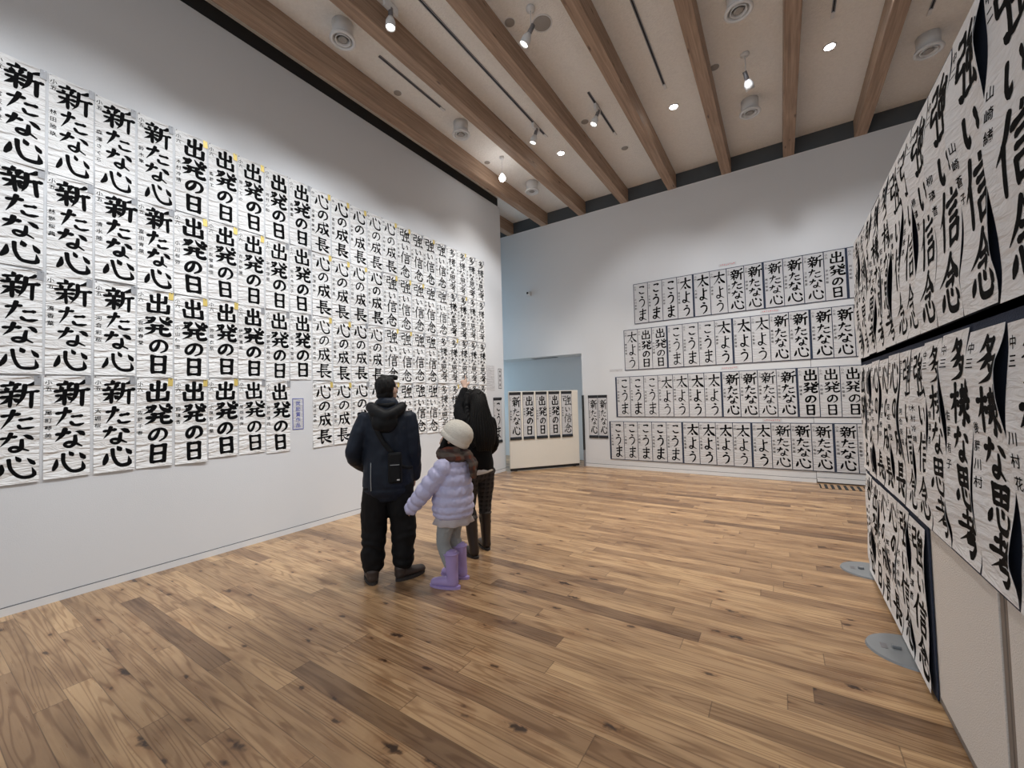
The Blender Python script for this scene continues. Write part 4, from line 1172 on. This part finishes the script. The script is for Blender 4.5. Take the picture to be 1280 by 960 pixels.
obj('hat_brim', bm, M_KNIT, hat, smooth=True)
bm = bmesh.new()
for k in range(1):
    tube(bm, [(.105 * math.cos(a), -.015 + .10 * math.sin(a), 1.055 + .022 * math.sin(a + .6), .044, .04) for a in [2 * PI * j / 12 for j in range(13)]], ref=(0, 0, 1), sub=3, seg=14)
    tube(bm, [(.08 * math.cos(a), -.01 + .078 * math.sin(a), 1.10 + .012 * math.sin(a + 2), .03, .03) for a in [2 * PI * j / 12 for j in range(13)]], ref=(0, 0, 1), sub=3, seg=12)
tube(bm, [(.01, -.125, 1.06, .06, .035), (.02, -.175, .99, .065, .028), (.01, -.19, .91, .06, .022), (-.005, -.19, .86, .055, .016)], ref=(1, 0, 0), sub=4, seg=14)
clay('scarf', bm, M_SCARF, girl, .007, 2, folds(.012, 16, (1, 1, 1.2), 6))

# ---- woman in black pointing up at a sheet
wom = thing('person', 'person with long black hair in a black sweater, one arm raised towards the sheets', 'person', (-2.555, 3.25, 0), R(63), 'visitors')
q = quat(R(6), R(12))
hc = (.0, .02, 1.485)
hw = (-.045, .155, 1.625)
body(wom, .92, {'pelvis': (0, 0, .83), 'neck': (0, -.005, 1.335),
                'legL': ((-.085, 0, .82), (-.10, .0, .45), (-.105, -.10, .085), (-.115, .03, .028)), 'legR': ((.085, 0, .82), (.095, .05, .45), (.09, .03, .085), (.10, .16, .028)),
                'armL': ((-.155, 0, 1.285), (-.135, .10, 1.425), hw), 'armR': ((.155, 0, 1.285), (.19, .01, 1.03), (.15, .17, .90))},
     q, hc, [(hw, (-.05, .35, .9), (.3, .8, -.4), .9, .8, -1, True), ((.15, .17, .90), (-.5, .8, -.1), (-.6, -.4, -.3), .9, .5, -1)])
bm = bmesh.new()
tube(bm, [(0, 0, .79, .168, .128), (0, 0, .86, .168, .13), (0, 0, .97, .152, .115), (0, 0, 1.10, .155, .118), (0, 0, 1.20, .158, .114), (0, -.005, 1.285, .138, .092), (0, -.005, 1.335, .09, .075)], sub=4, seg=26)
tube(bm, [(-.135, -.005, 1.275, .07), (-.145, .05, 1.345, .062), (-.138, .10, 1.42, .053), (-.095, .13, 1.52, .045), (-.052, .15, 1.60, .036)], sub=4, seg=16)
tube(bm, [(.135, -.005, 1.275, .07), (.172, .0, 1.16, .060), (.19, .01, 1.03, .054), (.175, .10, .955, .047), (.15, .16, .905, .038)], sub=4, seg=16)
clay('sweater', bm, M_SWEAT, wom, .0075, 3, folds(.008, 12, (1, 1, .8), 12))
bm = bmesh.new()
NS = 48
rg = [[bm.verts.new((a * math.cos(2 * PI * j / NS), b * math.sin(2 * PI * j / NS), z + .02 * math.cos(2 * PI * j / NS) * (1 if z < .79 else 0))) for j in range(NS)] for a, b, z in ((.155, .118, .84), (.167, .129, .805), (.170, .132, .775), (.162, .124, .775))]
for a, b in zip(rg, rg[1:]):
    for j in range(NS): bm.faces.new((a[j], a[(j + 1) % NS], b[(j + 1) % NS], b[j]))
bmesh.ops.recalc_face_normals(bm, faces=bm.faces)
obj('shirt_hem', bm, M_SHIRT, wom, smooth=True)
bm = bmesh.new()
ball(bm, (0, 0, .79), (.165, .125, .11))
tube(bm, [(-.085, 0, .79, .10, .108), (-.095, .0, .62, .084, .092), (-.10, .0, .45, .066, .07), (-.104, -.06, .30, .058, .062), (-.104, -.08, .22, .05, .054)], sub=4, seg=18)
tube(bm, [(.085, 0, .79, .10, .108), (.092, .025, .62, .084, .092), (.096, .05, .45, .066, .07), (.093, .042, .30, .058, .062), (.091, .035, .22, .05, .054)], sub=4, seg=18)
clay('plaid_trousers', bm, M_PTROU, wom, .0075, 3, folds(.006, 16, (1, 1, 1.5), 9))
boot('tall_boot', wom, -.105, -.10, R(6), .36, .056, M_BOOTB, M_SOLE, l=.24, lean=(.0, .045))
boot('tall_boot', wom, .09, .03, R(-8), .36, .056, M_BOOTB, M_SOLE, l=.24, lean=(.0, .012))
c = V(hc)
bm = bmesh.new()
ball(bm, c + q @ V((0, -.018, .022)), (.084, .092, .10), q)
for sx in (-1, 1):
    tube(bm, [(*(c + q @ V((sx * .03, .05, .09))), .03), (*(c + q @ V((sx * .075, .03, .04))), .03), (*(c + q @ V((sx * .084, .0, -.06))), .034), (sx * .10, -.03, 1.31, .04), (sx * .105, -.09, 1.17, .034), (sx * .09, -.12, 1.04, .014)], sub=5)
tube(bm, [(0, -.04, 1.54, .075, .05), (0, -.085, 1.45, .088, .055), (0, -.115, 1.33, .115, .058), (.01, -.145, 1.19, .125, .05), (.015, -.15, 1.08, .11, .035), (.015, -.145, 1.0, .08, .014)], sub=5, seg=22)


def strands(c, n):
    a = math.atan2(c.y + .05, c.x)
    return .0045 * math.sin(a * 34 + 3 * noise.noise(c * 9)) + .010 * noise.noise(V((c.x * 11, c.y * 11, c.z * 4)))


clay('long_hair', bm, M_HAIR, wom, .0065, 2, strands)
